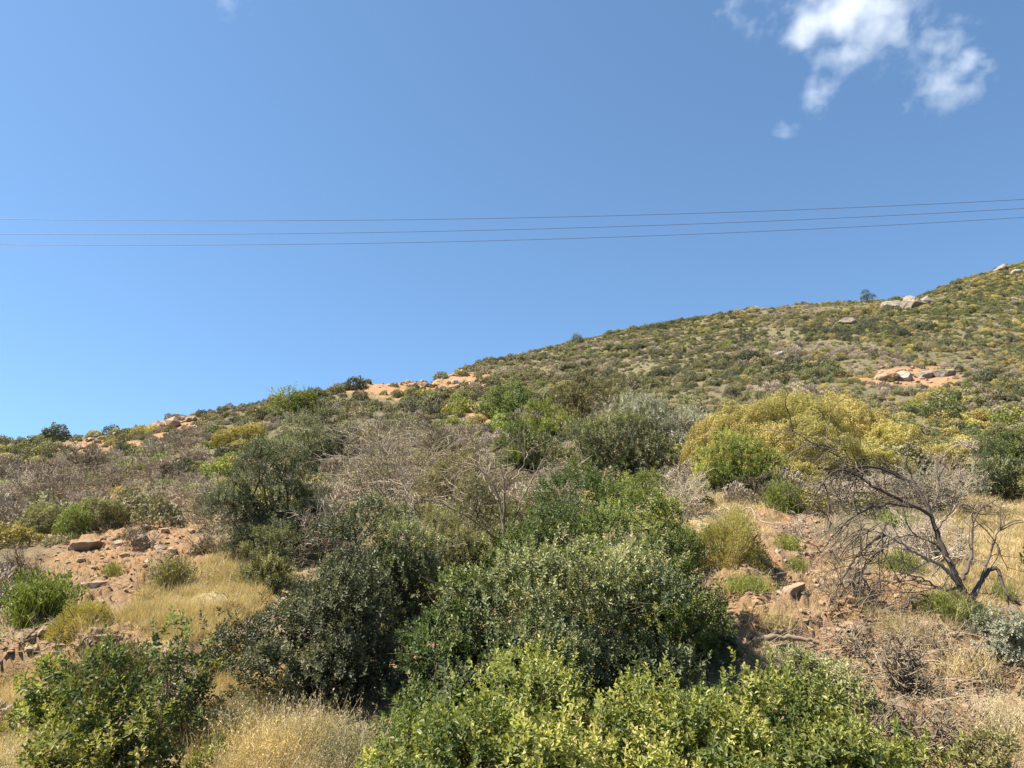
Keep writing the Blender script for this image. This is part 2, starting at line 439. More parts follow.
def foliage(w, h, dpt, mat, leaf=.055, aspect=.5, n_lobes=26, lobe=.36, dens=95, per=11, up=.6, rich=True, spread=1.0, gaps=.0, name='foliage', sprig=.16, clump=False, fill=.95):
    geo = Geo()
    if clump:
        lr = max(leaf * 4.0, .14 * min(w, 2 * h)) if leaf * 4.0 < .2 * min(w, 2 * h) else .2 * min(w, 2 * h)
        ar = 2 * math.pi * ((((w / 2) * (dpt / 2)) ** 1.6 + ((w / 2) * h) ** 1.6 + ((dpt / 2) * h) ** 1.6) / 3) ** (1 / 1.6)
        n_lobes = int(fill * ar / (math.pi * lr * lr))
    else:
        lr = lobe * .80 * min(w, 2 * h, dpt) * .5
    C, Rr = lobes_for(w, h, dpt, n_lobes, lr)
    if clump:
        m = int(n_lobes * .45); d = norm(rng.normal(0, 1, (m, 3))); d[:, 2] = np.abs(d[:, 2])
        C = np.concatenate([C, d * rng.uniform(.2, .66, (m, 1)) * np.array([w / 2, dpt / 2, h]) * .86]); Rr = np.concatenate([Rr, lr * rng.uniform(.8, 1.3, m)]); n_lobes += m
    LT = rng.normal(0, .27, n_lobes); Q = []
    P = []; A = []; 
    for c, r, lt in zip(C, Rr, LT):
        k = max(4, int(dens * 4 * math.pi * r * r * .75))
        d = norm(rng.normal(0, 1, (k, 3))); d[:, 2] += .45; d = norm(d)
        rr = r * (0.55 + .5 * rng.random(k) ** .6 + .55 * (rng.random(k) < .07)) * (1 + .25 * vnoise(d[:, 0] * 2.5 + c[0] * 9, d[:, 2] * 2.5 + d[:, 1] * 2, 3))
        p = c + d * rr[:, None] * np.array([1, 1, .85])
        dist = np.linalg.norm((p[:, None] - C[None]), axis=2) / Rr[None]
        inside = (dist < .62).sum(1)
        keep = (p[:, 2] > -.05) & (d[:, 2] > rng.uniform(-.75, .15, k)) & ((inside == 0) | (rng.random(k) < .15)) & (rng.random(k) > gaps)
        P.append(p[keep]); Q.append(np.full(keep.sum(), lt)); A.append(norm(d[keep] * .7 + np.array([0, 0, up]) + rng.normal(0, .28, (keep.sum(), 3))))
    P = np.concatenate(P); A = np.concatenate(A); Q = np.concatenate(Q); n = len(P)
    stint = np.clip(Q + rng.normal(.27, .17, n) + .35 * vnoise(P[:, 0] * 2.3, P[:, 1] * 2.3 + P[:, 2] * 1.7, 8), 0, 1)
    B = norm(np.cross(A, rng.normal(0, 1, (n, 3)))); B2 = np.cross(A, B)
    for k in range(per):
        t = k / max(per - 1, 1)
        ang = k * 2.4 + rng.normal(0, .35, n)
        rad = B * np.cos(ang)[:, None] + B2 * np.sin(ang)[:, None]
        op = R(82 - 58 * t) + rng.normal(0, .18, n)
        D = norm(A * np.cos(op)[:, None] + rad * np.sin(op)[:, None] * spread)
        pos = P + A * (sprig * (t - .4)) * rng.uniform(.8, 1.2, n)[:, None] + rad * .004
        Nn = norm(A * np.sin(op)[:, None] - rad * np.cos(op)[:, None] + rng.normal(0, .2, (n, 3)))
        L = leaf * rng.uniform(.7, 1.25, n) * (1.05 - .35 * t)
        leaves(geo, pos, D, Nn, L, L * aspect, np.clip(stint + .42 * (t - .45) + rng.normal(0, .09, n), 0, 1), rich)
    return geo.mesh(name, mat), C, Rr

def stems(C, h, mat, r0=.03, frac=1.0, twigs=5, bow=.25, base=.12):
    geo = Geo(); n = max(3, int(len(C) * frac)); C = C[:n]
    t = np.linspace(0, 1, 8)[None, :, None]
    S = np.concatenate([rng.normal(0, base, (n, 2)), np.full((n, 1), -.1)], 1)
    mid = S * .5 + C * .5 + np.stack([rng.normal(0, bow, n) * .5, rng.normal(0, bow, n) * .5, np.abs(rng.normal(0, bow, n)) * .3], 1) * h
    P = (1 - t) ** 2 * S[:, None] + 2 * t * (1 - t) * mid[:, None] + t ** 2 * C[:, None]
    P[:, 1:-1] += rng.normal(0, .018 * h, (n, 6, 3))
    rad = np.linspace(1, .35, 8)[None] * (r0 * rng.uniform(.6, 1.2, n))[:, None]
    tubes(geo, P, rad, rng.random(n) * .8, 6)
    if twigs:
        idx = np.repeat(np.arange(n), twigs)
        p, d = on_poly(P[idx], rng.uniform(.45, 1, len(idx)))
        Q = grow(p, d + rng.normal(0, .6, d.shape) + np.array([0, 0, .3]), rng.uniform(.15, .4, len(idx)) * h, 5, .22)
        tubes(geo, Q, np.linspace(1, .4, 5)[None] * np.full((len(idx), 1), r0 * .3), rng.random(len(idx)), 4)
    return geo.mesh('stem', mat, True)

def twiggy(w, h, dpt, mat, n0=26, n1=7, n2=5, n3=0, r=.010, droop=0.0, minr=.0035, flat=.35, name='branches'):
    geo = Geo(); sc = np.array([w / 2, dpt / 2, h])
    az = rng.random(n0) * 2 * math.pi; el = np.arcsin(np.clip(rng.random(n0) ** .7 * .95 + flat * .1, 0, 1))
    D = np.stack([np.cos(az) * np.cos(el), np.sin(az) * np.cos(el), np.sin(el)], 1) * sc
    L0 = np.linalg.norm(D, axis=1) * rng.uniform(.42, .95, n0)
    S = np.concatenate([rng.normal(0, .07, (n0, 2)) * w, np.full((n0, 1), -.04)], 1)
    P0 = grow(S, D, L0, 7, .21, .03)
    tubes(geo, P0, np.linspace(1, .45, 7)[None] * (r * rng.uniform(.7, 1.3, n0))[:, None], rng.random(n0) * .7, 5)
    par, Lp, rp = P0, L0, r * .55
    for lev, cnt in enumerate((n1, n2, n3)):
        if not cnt: break
        idx = np.repeat(np.arange(len(par)), cnt)
        p, d = on_poly(par[idx], rng.uniform(.3, 1, len(idx)))
        side = norm(np.cross(d, rng.normal(0, 1, d.shape)))
        Ln = Lp[idx] * rng.uniform(.3, .62, len(idx))
        Q = grow(p, d * .8 + side * .75 + np.array([0, 0, .12 - droop]), Ln, 5, .24, .02 - droop * .2)
        rr = max(rp, minr)
        tubes(geo, Q, np.linspace(1, .45, 5)[None] * (rr * rng.uniform(.7, 1.2, len(idx)))[:, None], np.clip(rng.random(len(idx)) * .8 + .1 * lev, 0, 1), 3)
        par, Lp, rp = Q, Ln, rp * .62
    return geo.mesh(name, mat, True), par

def tuft(w, h, mat, n=900, blade=.006, k=4, spread=.9, curve=.10, name='foliage', base=.18, leafy=0, lsize=.11):
    geo = Geo()
    az = rng.random(n) * 2 * math.pi; tilt = np.abs(rng.normal(0, .42, n)) * spread
    D = np.stack([np.cos(az) * np.sin(tilt), np.sin(az) * np.sin(tilt), np.cos(tilt)], 1)
    D[:, :2] *= w / (1.1 * h)
    S = np.concatenate([rng.normal(0, base * w, (n, 2)), np.full((n, 1), -.03)], 1)
    P = grow(S, D, h * rng.uniform(.55, 1.1, n), k, curve, -.02)
    T = np.clip(rng.normal(.4, .25, n), 0, 1)
    ribbons(geo, P, blade * rng.uniform(.7, 1.3, n), T)
    if leafy:
        idx = np.repeat(np.arange(n), leafy)
        p, d = on_poly(P[idx], rng.uniform(.25, 1, len(idx)))
        D2 = norm(d + rng.normal(0, .55, d.shape)); 
        L = h * lsize * rng.uniform(.6, 1.3, len(idx))
        leaves(geo, p, D2, norm(rng.normal(0, 1, d.shape)), L, L * .3, np.clip(T[idx] + rng.normal(0.1, .15, len(idx)), 0, 1), False)
    return geo.mesh(name, mat)

def cushion(w, h, dpt, mat, leaf=.03, cover=2.0, lump=.22, name='foliage'):
    """a tight dome of tiny upright shoots"""
    geo = Geo(); area = math.pi * (w * dpt / 4 + h * (w + dpt) / 4) * 1.05
    n = int(cover * area / (leaf * leaf * .30))
    d = norm(rng.normal(0, 1, (n, 3))); d[:, 2] = np.abs(d[:, 2]); 
    s = rng.random(100) * 10
    lum = 1 + lump * fbm(d[:, 0] * 2.6 + s[0], d[:, 1] * 2.6 + d[:, 2] * 1.5 + s[1], 4, 3) + .05 * vnoise(d[:, 0] * 11 + s[0], d[:, 1] * 11 + d[:, 2] * 7, 5)
    deep = 1 - .22 * rng.random(n) ** 1.6
    p = d * np.array([w / 2, dpt / 2, h]) * (lum * deep)[:, None]
    A = norm(d * .8 + np.array([0, 0, .5]) + rng.normal(0, .38, (n, 3)))
    L = leaf * rng.uniform(.7, 1.4, n)
    T = np.clip(.45 + .4 * fbm(p[:, 0] * 1.6, p[:, 1] * 1.6 + p[:, 2], 6, 2) + rng.normal(0, .15, n), 0, 1)
    leaves(geo, p, A, norm(rng.normal(0, 1, (n, 3))), L, L * .42, T, False)
    return geo.mesh(name, mat)

def dome(w, h, mat, leaf, cover=1.6, lump=.3, name='foliage'):
    geo = Geo(); area = math.pi * (w * w / 4 + h * w / 2) * 1.05
    n = int(cover * area / (leaf * leaf * .38))
    d = norm(rng.normal(0, 1, (n, 3))); d[:, 2] = np.abs(d[:, 2]); o = rng.random(4) * 50
    def rad(q): return 1 + lump * fbm(q[:, 0] * 1.9 + o[0], q[:, 1] * 1.9 + q[:, 2] * 1.7 + o[1], 4, 3) + .10 * vnoise(q[:, 0] * 7 + o[2], q[:, 1] * 7 + q[:, 2] * 6, 5)
    sc = np.array([w / 2, w / 2, h])
    r = rad(d); e = .05
    t1 = norm(np.cross(d, np.array([.3, .2, 1.0]))); t2 = np.cross(d, t1)
    q1 = norm(d + t1 * e); q2 = norm(d + t2 * e)
    p = d * r[:, None] * sc; N0 = norm(np.cross(q1 * rad(q1)[:, None] * sc - p, q2 * rad(q2)[:, None] * sc - p))
    N0 *= np.sign((N0 * d).sum(1, keepdims=True))
    p = p * (1 - .16 * rng.random(n) ** 1.5)[:, None]
    N1 = norm(N0 + rng.normal(0, .45, (n, 3)))
    D = norm(np.cross(N1, rng.normal(0, 1, (n, 3))) + N0 * .25)
    L = leaf * rng.uniform(.7, 1.4, n)
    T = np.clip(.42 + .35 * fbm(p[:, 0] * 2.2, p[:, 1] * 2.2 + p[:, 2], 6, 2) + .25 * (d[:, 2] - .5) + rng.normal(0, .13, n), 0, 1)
    leaves(geo, p - D * L[:, None] * .5, D, N1, L, L * .6, T, False, fold=.12, droop=.05)
    return geo.mesh(name, mat)

def dims(px, py, wpx, hpx):
    x, y = at(px, py)
    z = float(ground(x, y))
    dep = y * CP + (z - EYE) * SP
    return x, y, wpx * dep / F, hpx * dep / F

# ------------------------------------------------------------------ leafy bushes
HERO_XY = []
def leafy(px, py, wpx, hpx, mat, label, leaf=.055, bark='bark', cat='bush', dep=.9, name='leafy_bush', group=None, **kw):
    x, y, w, h = dims(px, py, wpx, hpx)
    leaf = max(leaf, .0030 * y)
    kw['n_lobes'] = int(kw.get('n_lobes', 26) * 1.35)
    d = w * dep
    HERO_XY.append((x, y, w * .42))
    kw.setdefault('sprig', leaf * 2.2); kw.setdefault('aspect', .55)
    kw.setdefault('dens', .27 / leaf ** 2)
    e = empty(name, label, cat, g3(x, y), group)
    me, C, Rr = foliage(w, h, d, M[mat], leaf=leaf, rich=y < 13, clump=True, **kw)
    part('foliage', me, e)
    part('stem', stems(C[rng.permutation(len(C))[:40]] * np.array([.9, .9, .92]), h, M[bark], r0=.011 * max(h, 1.0)), e)
    return e
def twigs(px, py, wpx, hpx, mat, label, name='bare_shrub', cat='shrub', group=None, leaf=None, nleaf=0, dep=.9, r=.011, **kw):
    x, y, w, h = dims(px, py, wpx, hpx)
    HERO_XY.append((x, y, w * .40))
    e = empty(name, label, cat, g3(x, y), group)
    mr = max(.0032, .00022 * y)
    kw['n0'] = max(9, int(kw.get('n0', 26) * .62))
    me, tips = twiggy(w, h, w * dep, M[mat], r=max(r * 1.5, mr * 3), minr=mr * 1.1, **kw)
    part('branches', me, e)
    if leaf:
        geo = Geo(); n = nleaf; i = rng.integers(0, len(tips), n)
        p, d = on_poly(tips[i], rng.uniform(.3, 1, n)); L = max(.035, .003 * y) * rng.uniform(.6, 1.3, n)
        leaves(geo, p, norm(d + rng.normal(0, .6, d.shape)), norm(rng.normal(0, .6, d.shape) + np.array([0, 0, .8])), L, L * .5, rng.random(n), False)
        part('foliage', geo.mesh('foliage', M[leaf]), e)
    return e
def cush(px, py, wpx, hpx, mat, label, leaf=.03, dep=1.0, name='cushion_shrub', group=None, cover=2.0, lump=.22):
    x, y, w, h = dims(px, py, wpx, hpx)
    HERO_XY.append((x, y, w * .45))
    e = empty(name, label, 'shrub', g3(x, y, .08), group)
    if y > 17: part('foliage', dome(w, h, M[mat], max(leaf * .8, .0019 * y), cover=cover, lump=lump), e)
    else: part('foliage', cushion(w, h, w * dep, M[mat], leaf=max(leaf, .0019 * y), cover=cover, lump=lump), e)
    n = 26; geo = Geo(); a = rng.random(n) * 2 * math.pi
    D = np.stack([np.cos(a) * w * .5, np.sin(a) * w * .5 * dep, rng.uniform(.3, 1, n) * h], 1)
    tubes(geo, grow(np.zeros((n, 3)), D, np.linalg.norm(D, axis=1) * .92, 5, .1), np.linspace(1, .4, 5)[None] * np.full((n, 1), .012), rng.random(n), 4)
    part('stem', geo.mesh('stem', M['twigbrown'], True), e)
    return e
def fine(px, py, wpx, hpx, mat, label, n=900, name='fine_leaved_shrub', group=None, leafy_=2, blade=.008, cat='shrub', **kw):
    x, y, w, h = dims(px, py, wpx, hpx)
    HERO_XY.append((x, y, w * .4))
    e = solo(name, tuft(w, h, M[mat], n=n, blade=max(blade, .0007 * y), leafy=leafy_, **kw), label, cat, g3(x, y), group)
    return e

# -- centre
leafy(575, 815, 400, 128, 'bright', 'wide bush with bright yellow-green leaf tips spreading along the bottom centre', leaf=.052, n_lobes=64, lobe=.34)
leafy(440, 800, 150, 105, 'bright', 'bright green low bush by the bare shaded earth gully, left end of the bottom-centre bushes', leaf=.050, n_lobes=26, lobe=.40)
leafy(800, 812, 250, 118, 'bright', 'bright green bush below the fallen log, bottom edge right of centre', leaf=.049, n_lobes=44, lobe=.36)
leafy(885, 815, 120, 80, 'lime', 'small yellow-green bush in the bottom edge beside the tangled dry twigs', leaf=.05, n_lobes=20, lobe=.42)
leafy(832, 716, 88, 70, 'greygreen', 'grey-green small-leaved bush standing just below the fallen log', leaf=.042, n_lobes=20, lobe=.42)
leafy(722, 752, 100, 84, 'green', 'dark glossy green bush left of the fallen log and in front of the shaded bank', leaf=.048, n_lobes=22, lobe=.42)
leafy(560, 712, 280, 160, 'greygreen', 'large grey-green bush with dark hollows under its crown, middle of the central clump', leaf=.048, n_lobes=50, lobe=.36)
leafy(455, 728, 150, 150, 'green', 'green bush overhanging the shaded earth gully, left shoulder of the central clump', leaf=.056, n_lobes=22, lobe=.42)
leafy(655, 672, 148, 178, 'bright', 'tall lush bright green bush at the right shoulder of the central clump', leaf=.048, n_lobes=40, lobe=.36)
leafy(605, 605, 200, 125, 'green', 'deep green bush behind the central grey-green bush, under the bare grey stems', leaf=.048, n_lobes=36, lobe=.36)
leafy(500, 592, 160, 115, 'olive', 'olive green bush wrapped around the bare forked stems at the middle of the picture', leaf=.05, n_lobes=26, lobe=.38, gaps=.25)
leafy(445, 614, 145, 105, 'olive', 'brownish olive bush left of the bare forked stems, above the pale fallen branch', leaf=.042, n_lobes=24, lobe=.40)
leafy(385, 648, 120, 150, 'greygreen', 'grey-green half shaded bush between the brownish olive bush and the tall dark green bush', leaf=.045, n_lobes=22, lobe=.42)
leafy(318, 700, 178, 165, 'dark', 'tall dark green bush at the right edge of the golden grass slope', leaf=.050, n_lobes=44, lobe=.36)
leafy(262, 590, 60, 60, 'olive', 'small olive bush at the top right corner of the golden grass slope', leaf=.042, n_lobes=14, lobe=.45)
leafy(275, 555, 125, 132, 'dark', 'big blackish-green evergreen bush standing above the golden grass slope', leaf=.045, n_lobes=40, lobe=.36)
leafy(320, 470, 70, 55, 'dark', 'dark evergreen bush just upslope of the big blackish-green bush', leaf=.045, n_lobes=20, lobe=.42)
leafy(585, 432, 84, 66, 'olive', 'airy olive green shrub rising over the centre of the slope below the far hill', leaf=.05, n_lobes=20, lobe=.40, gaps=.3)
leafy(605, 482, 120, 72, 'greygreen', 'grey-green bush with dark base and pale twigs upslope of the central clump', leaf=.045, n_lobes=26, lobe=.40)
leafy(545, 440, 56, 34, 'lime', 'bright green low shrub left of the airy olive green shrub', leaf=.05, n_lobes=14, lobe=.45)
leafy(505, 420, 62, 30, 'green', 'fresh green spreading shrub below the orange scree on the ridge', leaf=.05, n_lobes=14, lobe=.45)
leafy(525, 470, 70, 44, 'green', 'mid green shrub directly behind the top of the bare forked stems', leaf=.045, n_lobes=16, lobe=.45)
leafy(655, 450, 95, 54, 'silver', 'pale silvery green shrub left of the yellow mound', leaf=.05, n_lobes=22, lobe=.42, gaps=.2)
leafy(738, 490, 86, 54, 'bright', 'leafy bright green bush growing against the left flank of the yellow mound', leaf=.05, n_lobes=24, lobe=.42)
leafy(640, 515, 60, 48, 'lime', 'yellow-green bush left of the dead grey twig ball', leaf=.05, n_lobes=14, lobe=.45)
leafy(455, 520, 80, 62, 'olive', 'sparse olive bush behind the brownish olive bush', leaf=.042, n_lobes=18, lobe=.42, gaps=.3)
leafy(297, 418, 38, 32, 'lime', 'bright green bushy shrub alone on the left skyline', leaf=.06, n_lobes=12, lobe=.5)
# -- right
twigs(935, 508, 150, 46, 'twiggrey', 'wide pale tan-grey dry shrub on the crest behind the dead tree', n0=70, n1=7, n2=5, leaf='silver', nleaf=5200)
leafy(1012, 668, 62, 58, 'silver', 'rounded silver-grey bush at the right edge beside the trunk base', leaf=.035, n_lobes=14, lobe=.48)
leafy(1005, 500, 70, 50, 'greygreen', 'grey-green bush at the right edge beyond the dead tree', leaf=.045, n_lobes=16, lobe=.45)
leafy(1010, 470, 60, 38, 'green', 'fresh green bush at the right edge below the yellow hillside shrubs', leaf=.05, n_lobes=14, lobe=.45)
leafy(985, 772, 60, 40, 'olive', 'low olive shrub in the bottom right corner', leaf=.04, n_lobes=12, lobe=.5)
# -- left
leafy(95, 800, 165, 115, 'bright', 'bright broad-leaved bush in the bottom left below the earth bank', leaf=.060, n_lobes=40, lobe=.36)
leafy(45, 745, 75, 70, 'bright', 'broad-leaved green bush lowest at the left by pale dry grass', leaf=.066, n_lobes=16, lobe=.45)
leafy(175, 740, 75, 112, 'green', 'straggly green bush with dark crooked stems beside the overhanging bank', leaf=.058, n_lobes=22, lobe=.36, gaps=.35)
leafy(215, 672, 30, 30, 'bright', 'little green sprig rooted under the overhanging bank', leaf=.05, n_lobes=7, lobe=.5, gaps=.3)
leafy(205, 775, 45, 26, 'lime', 'yellow-green seedling bush at the foot of the beige dry weeds', leaf=.05, n_lobes=9, lobe=.5)

fine(110, 705, 82, 66, 'olive', 'fine-leaved grey-green shrub above the bright broad-leaved bush', n=1500, leafy_=3)
fine(40, 622, 70, 52, 'lime', 'feathery yellow-green shrub at the left edge above the earth bank', n=1100, leafy_=3)
fine(172, 590, 40, 40, 'olive', 'upright feathery shrub at the foot of the stony patch', n=700, leafy_=3)
fine(113, 580, 22, 26, 'lime', 'small feathery tuft among the stones of the left slope', n=300, leafy_=2)
fine(785, 512, 38, 34, 'lime', 'bright green heathery tuft under the left end of the dead branches', n=700, leafy_=3)
fine(893, 528, 30, 20, 'lime', 'bright green tuft seen between the dead branches', n=420, leafy_=3)
fine(902, 574, 36, 26, 'lime', 'bright green tuft below the long pale dead branch', n=500, leafy_=3)
fine(787, 554, 30, 24, 'lime', 'bright green tuft on the bare soil left of the twig heap', n=420, leafy_=3)
fine(798, 578, 22, 20, 'lime', 'smallest green tuft on the bare soil beside the twig heap', n=300, leafy_=3)
fine(944, 618, 36, 28, 'lime', 'bright green tuft left of the dead trunk', n=500, leafy_=3)
fine(974, 628, 30, 34, 'green', 'dark green tuft hugging the dead trunk', n=500, leafy_=3)
fine(745, 590, 60, 22, 'lime', 'low row of green shoots on the lip of the shaded bank', n=600, leafy_=2)
fine(1000, 598, 30, 22, 'lime', 'pale green tuft right of the dead trunk', n=350, leafy_=2)

cush(82, 630, 66, 34, 'yellow', 'yellow-green dome-shaped cushion shrub on the edge of the earth bank', leaf=.022, dep=.8)
cush(38, 540, 46, 38, 'olive', 'olive dome shrub with green top at the left of the stony patch', leaf=.03)
cush(76, 535, 36, 34, 'lime', 'yellow-green round shrub between two darker round shrubs on the left slope', leaf=.03)
cush(102, 528, 50, 32, 'olive', 'larger rounded green shrub just left of the white boulder', leaf=.03)
cush(728, 562, 76, 48, 'yellow', 'yellow shrub with dark underside left of the bare soil', leaf=.03, lump=.35)
cush(242, 447, 56, 22, 'yellow', 'golden yellow low shrub on the left slope under the ridge', leaf=.04, lump=.3)
cush(845, 474, 34, 28, 'olive', 'dull green round shrub on the face of the yellow mound', leaf=.03)
ym = 'one of the golden yellow shrubs that together make the big yellow mound'
for (px, py, w, h) in [(712,466,62,44),(748,452,84,42),(795,448,88,44),(845,450,88,42),(890,458,80,32),(770,468,76,36),(822,470,76,36),(868,474,66,28),(935,466,66,20),(775,434,80,28),(835,434,84,28),(730,476,50,26),(905,472,56,22),(800,484,50,18)]:
    cush(px, py, w * 1.05, h * 1.16, 'yellow', ym, leaf=.045, lump=.24, group='yellow shrubs of the big mound', dep=1.0, cover=1.8)
for (px, py, w, h) in [(965,462,40,22),(985,470,34,16)]:
    cush(px, py, w, h, 'twiggrey', 'tan dried cushion shrub right of the yellow mound', leaf=.045, lump=.1, group='tan cushion shrubs right of the mound', cover=1.6)

# -- grey leafless shrubs
tw = [
 (395,505,130,112,'twiggrey','big leafless grey shrub on the slope left of centre, upslope of the pale branches',dict(n0=46,n1=9,n2=6,leaf='greygreen',nleaf=2600)),
 (445,470,80,62,'twigbrown','leafless brownish shrub right of the big leafless grey shrub',dict(n0=30,n1=8,n2=6,leaf='olive',nleaf=900)),
 (335,560,90,72,'twiggrey','pinkish grey dry shrub in front of the big blackish-green bush',dict(n0=44,n1=9,n2=6)),
 (350,455,80,48,'twigbrown','dry brown shrub between the dark evergreen and the big leafless grey shrub',dict(n0=34,n1=8,n2=6,leaf='olive',nleaf=700)),
 (680,520,84,58,'twiggrey','dead grey twig ball left of the yellow mound above the dry grass',dict(n0=46,n1=9,n2=6)),
 (430,560,130,62,'barkpale','spray of pale arching dead branches at the centre left',dict(n0=30,n1=6,n2=4,r=.014)),
 (60,503,120,44,'twigbrown','leafless brown shrub on the left slope above the round green shrubs',dict(n0=50,n1=8,n2=6)),
 (15,505,70,44,'twiggrey','leafless grey shrub at the left edge of the slope',dict(n0=36,n1=8,n2=6)),
 (118,490,90,36,'twigbrown','dense dry brown shrub upslope of the white boulder',dict(n0=50,n1=8,n2=6)),
 (205,515,60,40,'twiggrey','dry grey shrub left of the big blackish-green bush',dict(n0=36,n1=8,n2=6,leaf='olive',nleaf=500)),
 (165,483,50,22,'twigbrown','low dry brown shrub under the rocky left ridge',dict(n0=34,n1=8,n2=5)),
 (35,478,70,30,'twiggrey','pale grey leafless shrub near the left edge under the skyline',dict(n0=40,n1=8,n2=6)),
 (90,470,70,28,'twigbrown','brown leafless shrub just under the far left skyline',dict(n0=40,n1=8,n2=6)),
 (150,462,60,24,'twiggrey','grey leafless shrub below the orange patch of the left ridge',dict(n0=40,n1=8,n2=5)),
 (190,500,56,34,'twiggrey','grey leafless shrub upslope of the flat tan slab',dict(n0=40,n1=8,n2=6)),
 (10,540,50,36,'twigbrown','withered brown shrub at the left edge beside the olive dome shrub',dict(n0=36,n1=8,n2=5)),
 (410,445,70,24,'twiggrey','grey leafless shrub below the orange scree',dict(n0=40,n1=8,n2=6,leaf='olive',nleaf=400)),
 (500,500,60,40,'twigbrown','brown leafless shrub behind the bare forked stems',dict(n0=40,n1=8,n2=6,leaf='olive',nleaf=400)),
 (468,535,100,92,'twiggrey','tall open grey leafless shrub left of the bare forked stems',dict(n0=22,n1=6,n2=5,r=.016)),
 (365,470,80,84,'twiggrey','upright grey leafless shrub above the pinkish grey dry shrub',dict(n0=24,n1=7,n2=5,r=.014)),
 (548,520,80,74,'twiggrey','open grey leafless shrub right of the bare forked stems',dict(n0=22,n1=6,n2=5,r=.015)),
 (590,470,50,56,'twiggrey','thin grey leafless shrub in front of the airy olive green shrub',dict(n0=20,n1=6,n2=5,r=.014)),
 (420,520,90,66,'twiggrey','spreading grey leafless shrub below the big leafless grey shrub',dict(n0=26,n1=7,n2=5,r=.014)),
 (630,660,80,50,'twiggrey','bare pale twigs hanging over the dark hollow of the central clump',dict(n0=16,n1=5,n2=4,r=.010)),
 (862,652,70,40,'twigbrown','low dark dead brush across the clods of the dirt bank',dict(n0=30,n1=6,n2=4,droop=.25)),
 (940,660,70,44,'twigbrown','dead brush left of the silver-grey bush under the trunk base',dict(n0=34,n1=7,n2=4,droop=.15)),
 (870,760,60,50,'twigbrown','dry brown brush in the bottom edge between green bush and tangled twigs',dict(n0=30,n1=7,n2=4)),
 (800,540,60,34,'twiggrey','low grey dead brush on the bare soil under the left dead branches',dict(n0=30,n1=6,n2=4,droop=.2)),
 (760,500,60,26,'twigbrown','dark dead brush under the lower edge of the yellow mound',dict(n0=34,n1=7,n2=5)),
 (140,550,40,26,'twigbrown','small withered shrub among the grey stones',dict(n0=26,n1=7,n2=5)),
 (205,555,44,34,'twigbrown','withered brown shrub right of the flat tan stones',dict(n0=26,n1=7,n2=5,leaf='olive',nleaf=300)),
 (852,606,100,46,'twigbrown','heap of fine grey dead twigs hanging down the bank under the dead tree',dict(n0=44,n1=7,n2=4,droop=.3)),
 (835,500,70,26,'twiggrey','grey dead twig tangle at the tip of the dead tree',dict(n0=44,n1=8,n2=5)),
 (925,560,110,60,'twiggrey','pale dry shrub in front of the crest, right behind the dead branches',dict(n0=56,n1=8,n2=6)),
 (900,690,80,60,'twigbrown','grey-brown brushwood heap on the bank below the dead trunk',dict(n0=50,n1=8,n2=5,droop=.25)),
 (915,740,130,52,'twigbrown','tangle of grey-brown broken twigs low on the right bank',dict(n0=46,n1=6,n2=4,droop=.3)),
 (960,490,80,40,'twiggrey','grey heathery shrub on the crest right of the yellow mound',dict(n0=44,n1=8,n2=6)),
 (700,440,60,36,'twiggrey','grey dry shrub behind the left end of the yellow mound',dict(n0=40,n1=8,n2=5)),
 (620,430,70,34,'twigbrown','dry brown shrub right of the airy olive green shrub',dict(n0=36,n1=8,n2=5)),
 (560,500,80,44,'twiggrey','leafless grey shrub above the central clump',dict(n0=48,n1=8,n2=6,leaf='greygreen',nleaf=500)),
 (20,580,60,44,'twigbrown','dry straw-brown shrub at the left edge beside the feathery shrub',dict(n0=36,n1=7,n2=5)),
 (870,500,80,34,'twiggrey','dry grey shrub below the yellow mound',dict(n0=40,n1=8,n2=6)),
 (985,690,70,50,'twigbrown','brown withered weeds below the silver-grey bush',dict(n0=34,n1=7,n2=5)),
 (800,700,60,34,'twigbrown','withered brown brush behind the grey-green small-leaved bush',dict(n0=30,n1=7,n2=5)),
]
for (px, py, w, h, mt, lab, kw) in tw: twigs(px, py, w, h, mt, lab, **kw)

# tall dry weeds at the bottom left
for (px, py, w, h, lab, m_) in [
   (300,745,56,58,'tall beige dry weeds leaning at the foot of the tall dark green bush','strawpale'),
   (262,768,52,64,'beige dry weed clump in front of the tall beige weeds','straw'),
   (322,790,60,56,'fluffy pale weeds in the bottom edge below the tall beige weeds','strawpale'),
   (232,742,40,52,'thin upright dry weeds under the overhanging bank','strawpale'),
   (242,800,60,60,'beige dry weed clump right of the bright broad-leaved bush, cut by the bottom edge','straw'),
   (15,790,60,60,'pale dry grass clump in the bottom left corner','strawpale'),
   (348,765,50,60,'withered greenish weeds in front of the shaded gully','heath'),
   (275,715,40,40,'small withered weed clump just below the golden grass slope','heath'),
   (945,725,46,34,'withered weed clump on the rubbly right bank','heath'),
   (1005,735,50,50,'tall withered weeds at the right edge below the silver-grey bush','strawpale'),
   (960,668,44,34,'dry tan weed clump left of the silver-grey bush','straw'),
   (900,640,40,30,'dry tan weeds on the bank under the hooked bare stem','straw'),
   (770,625,34,24,'dry grass clump on the lip above the fallen log','straw')]:
    fine(px, py, w, h, m_, lab, n=420, name='dry_weeds', leafy_=6, blade=.0035, cat='weeds', spread=.95, curve=.24, lsize=.055, base=.34)

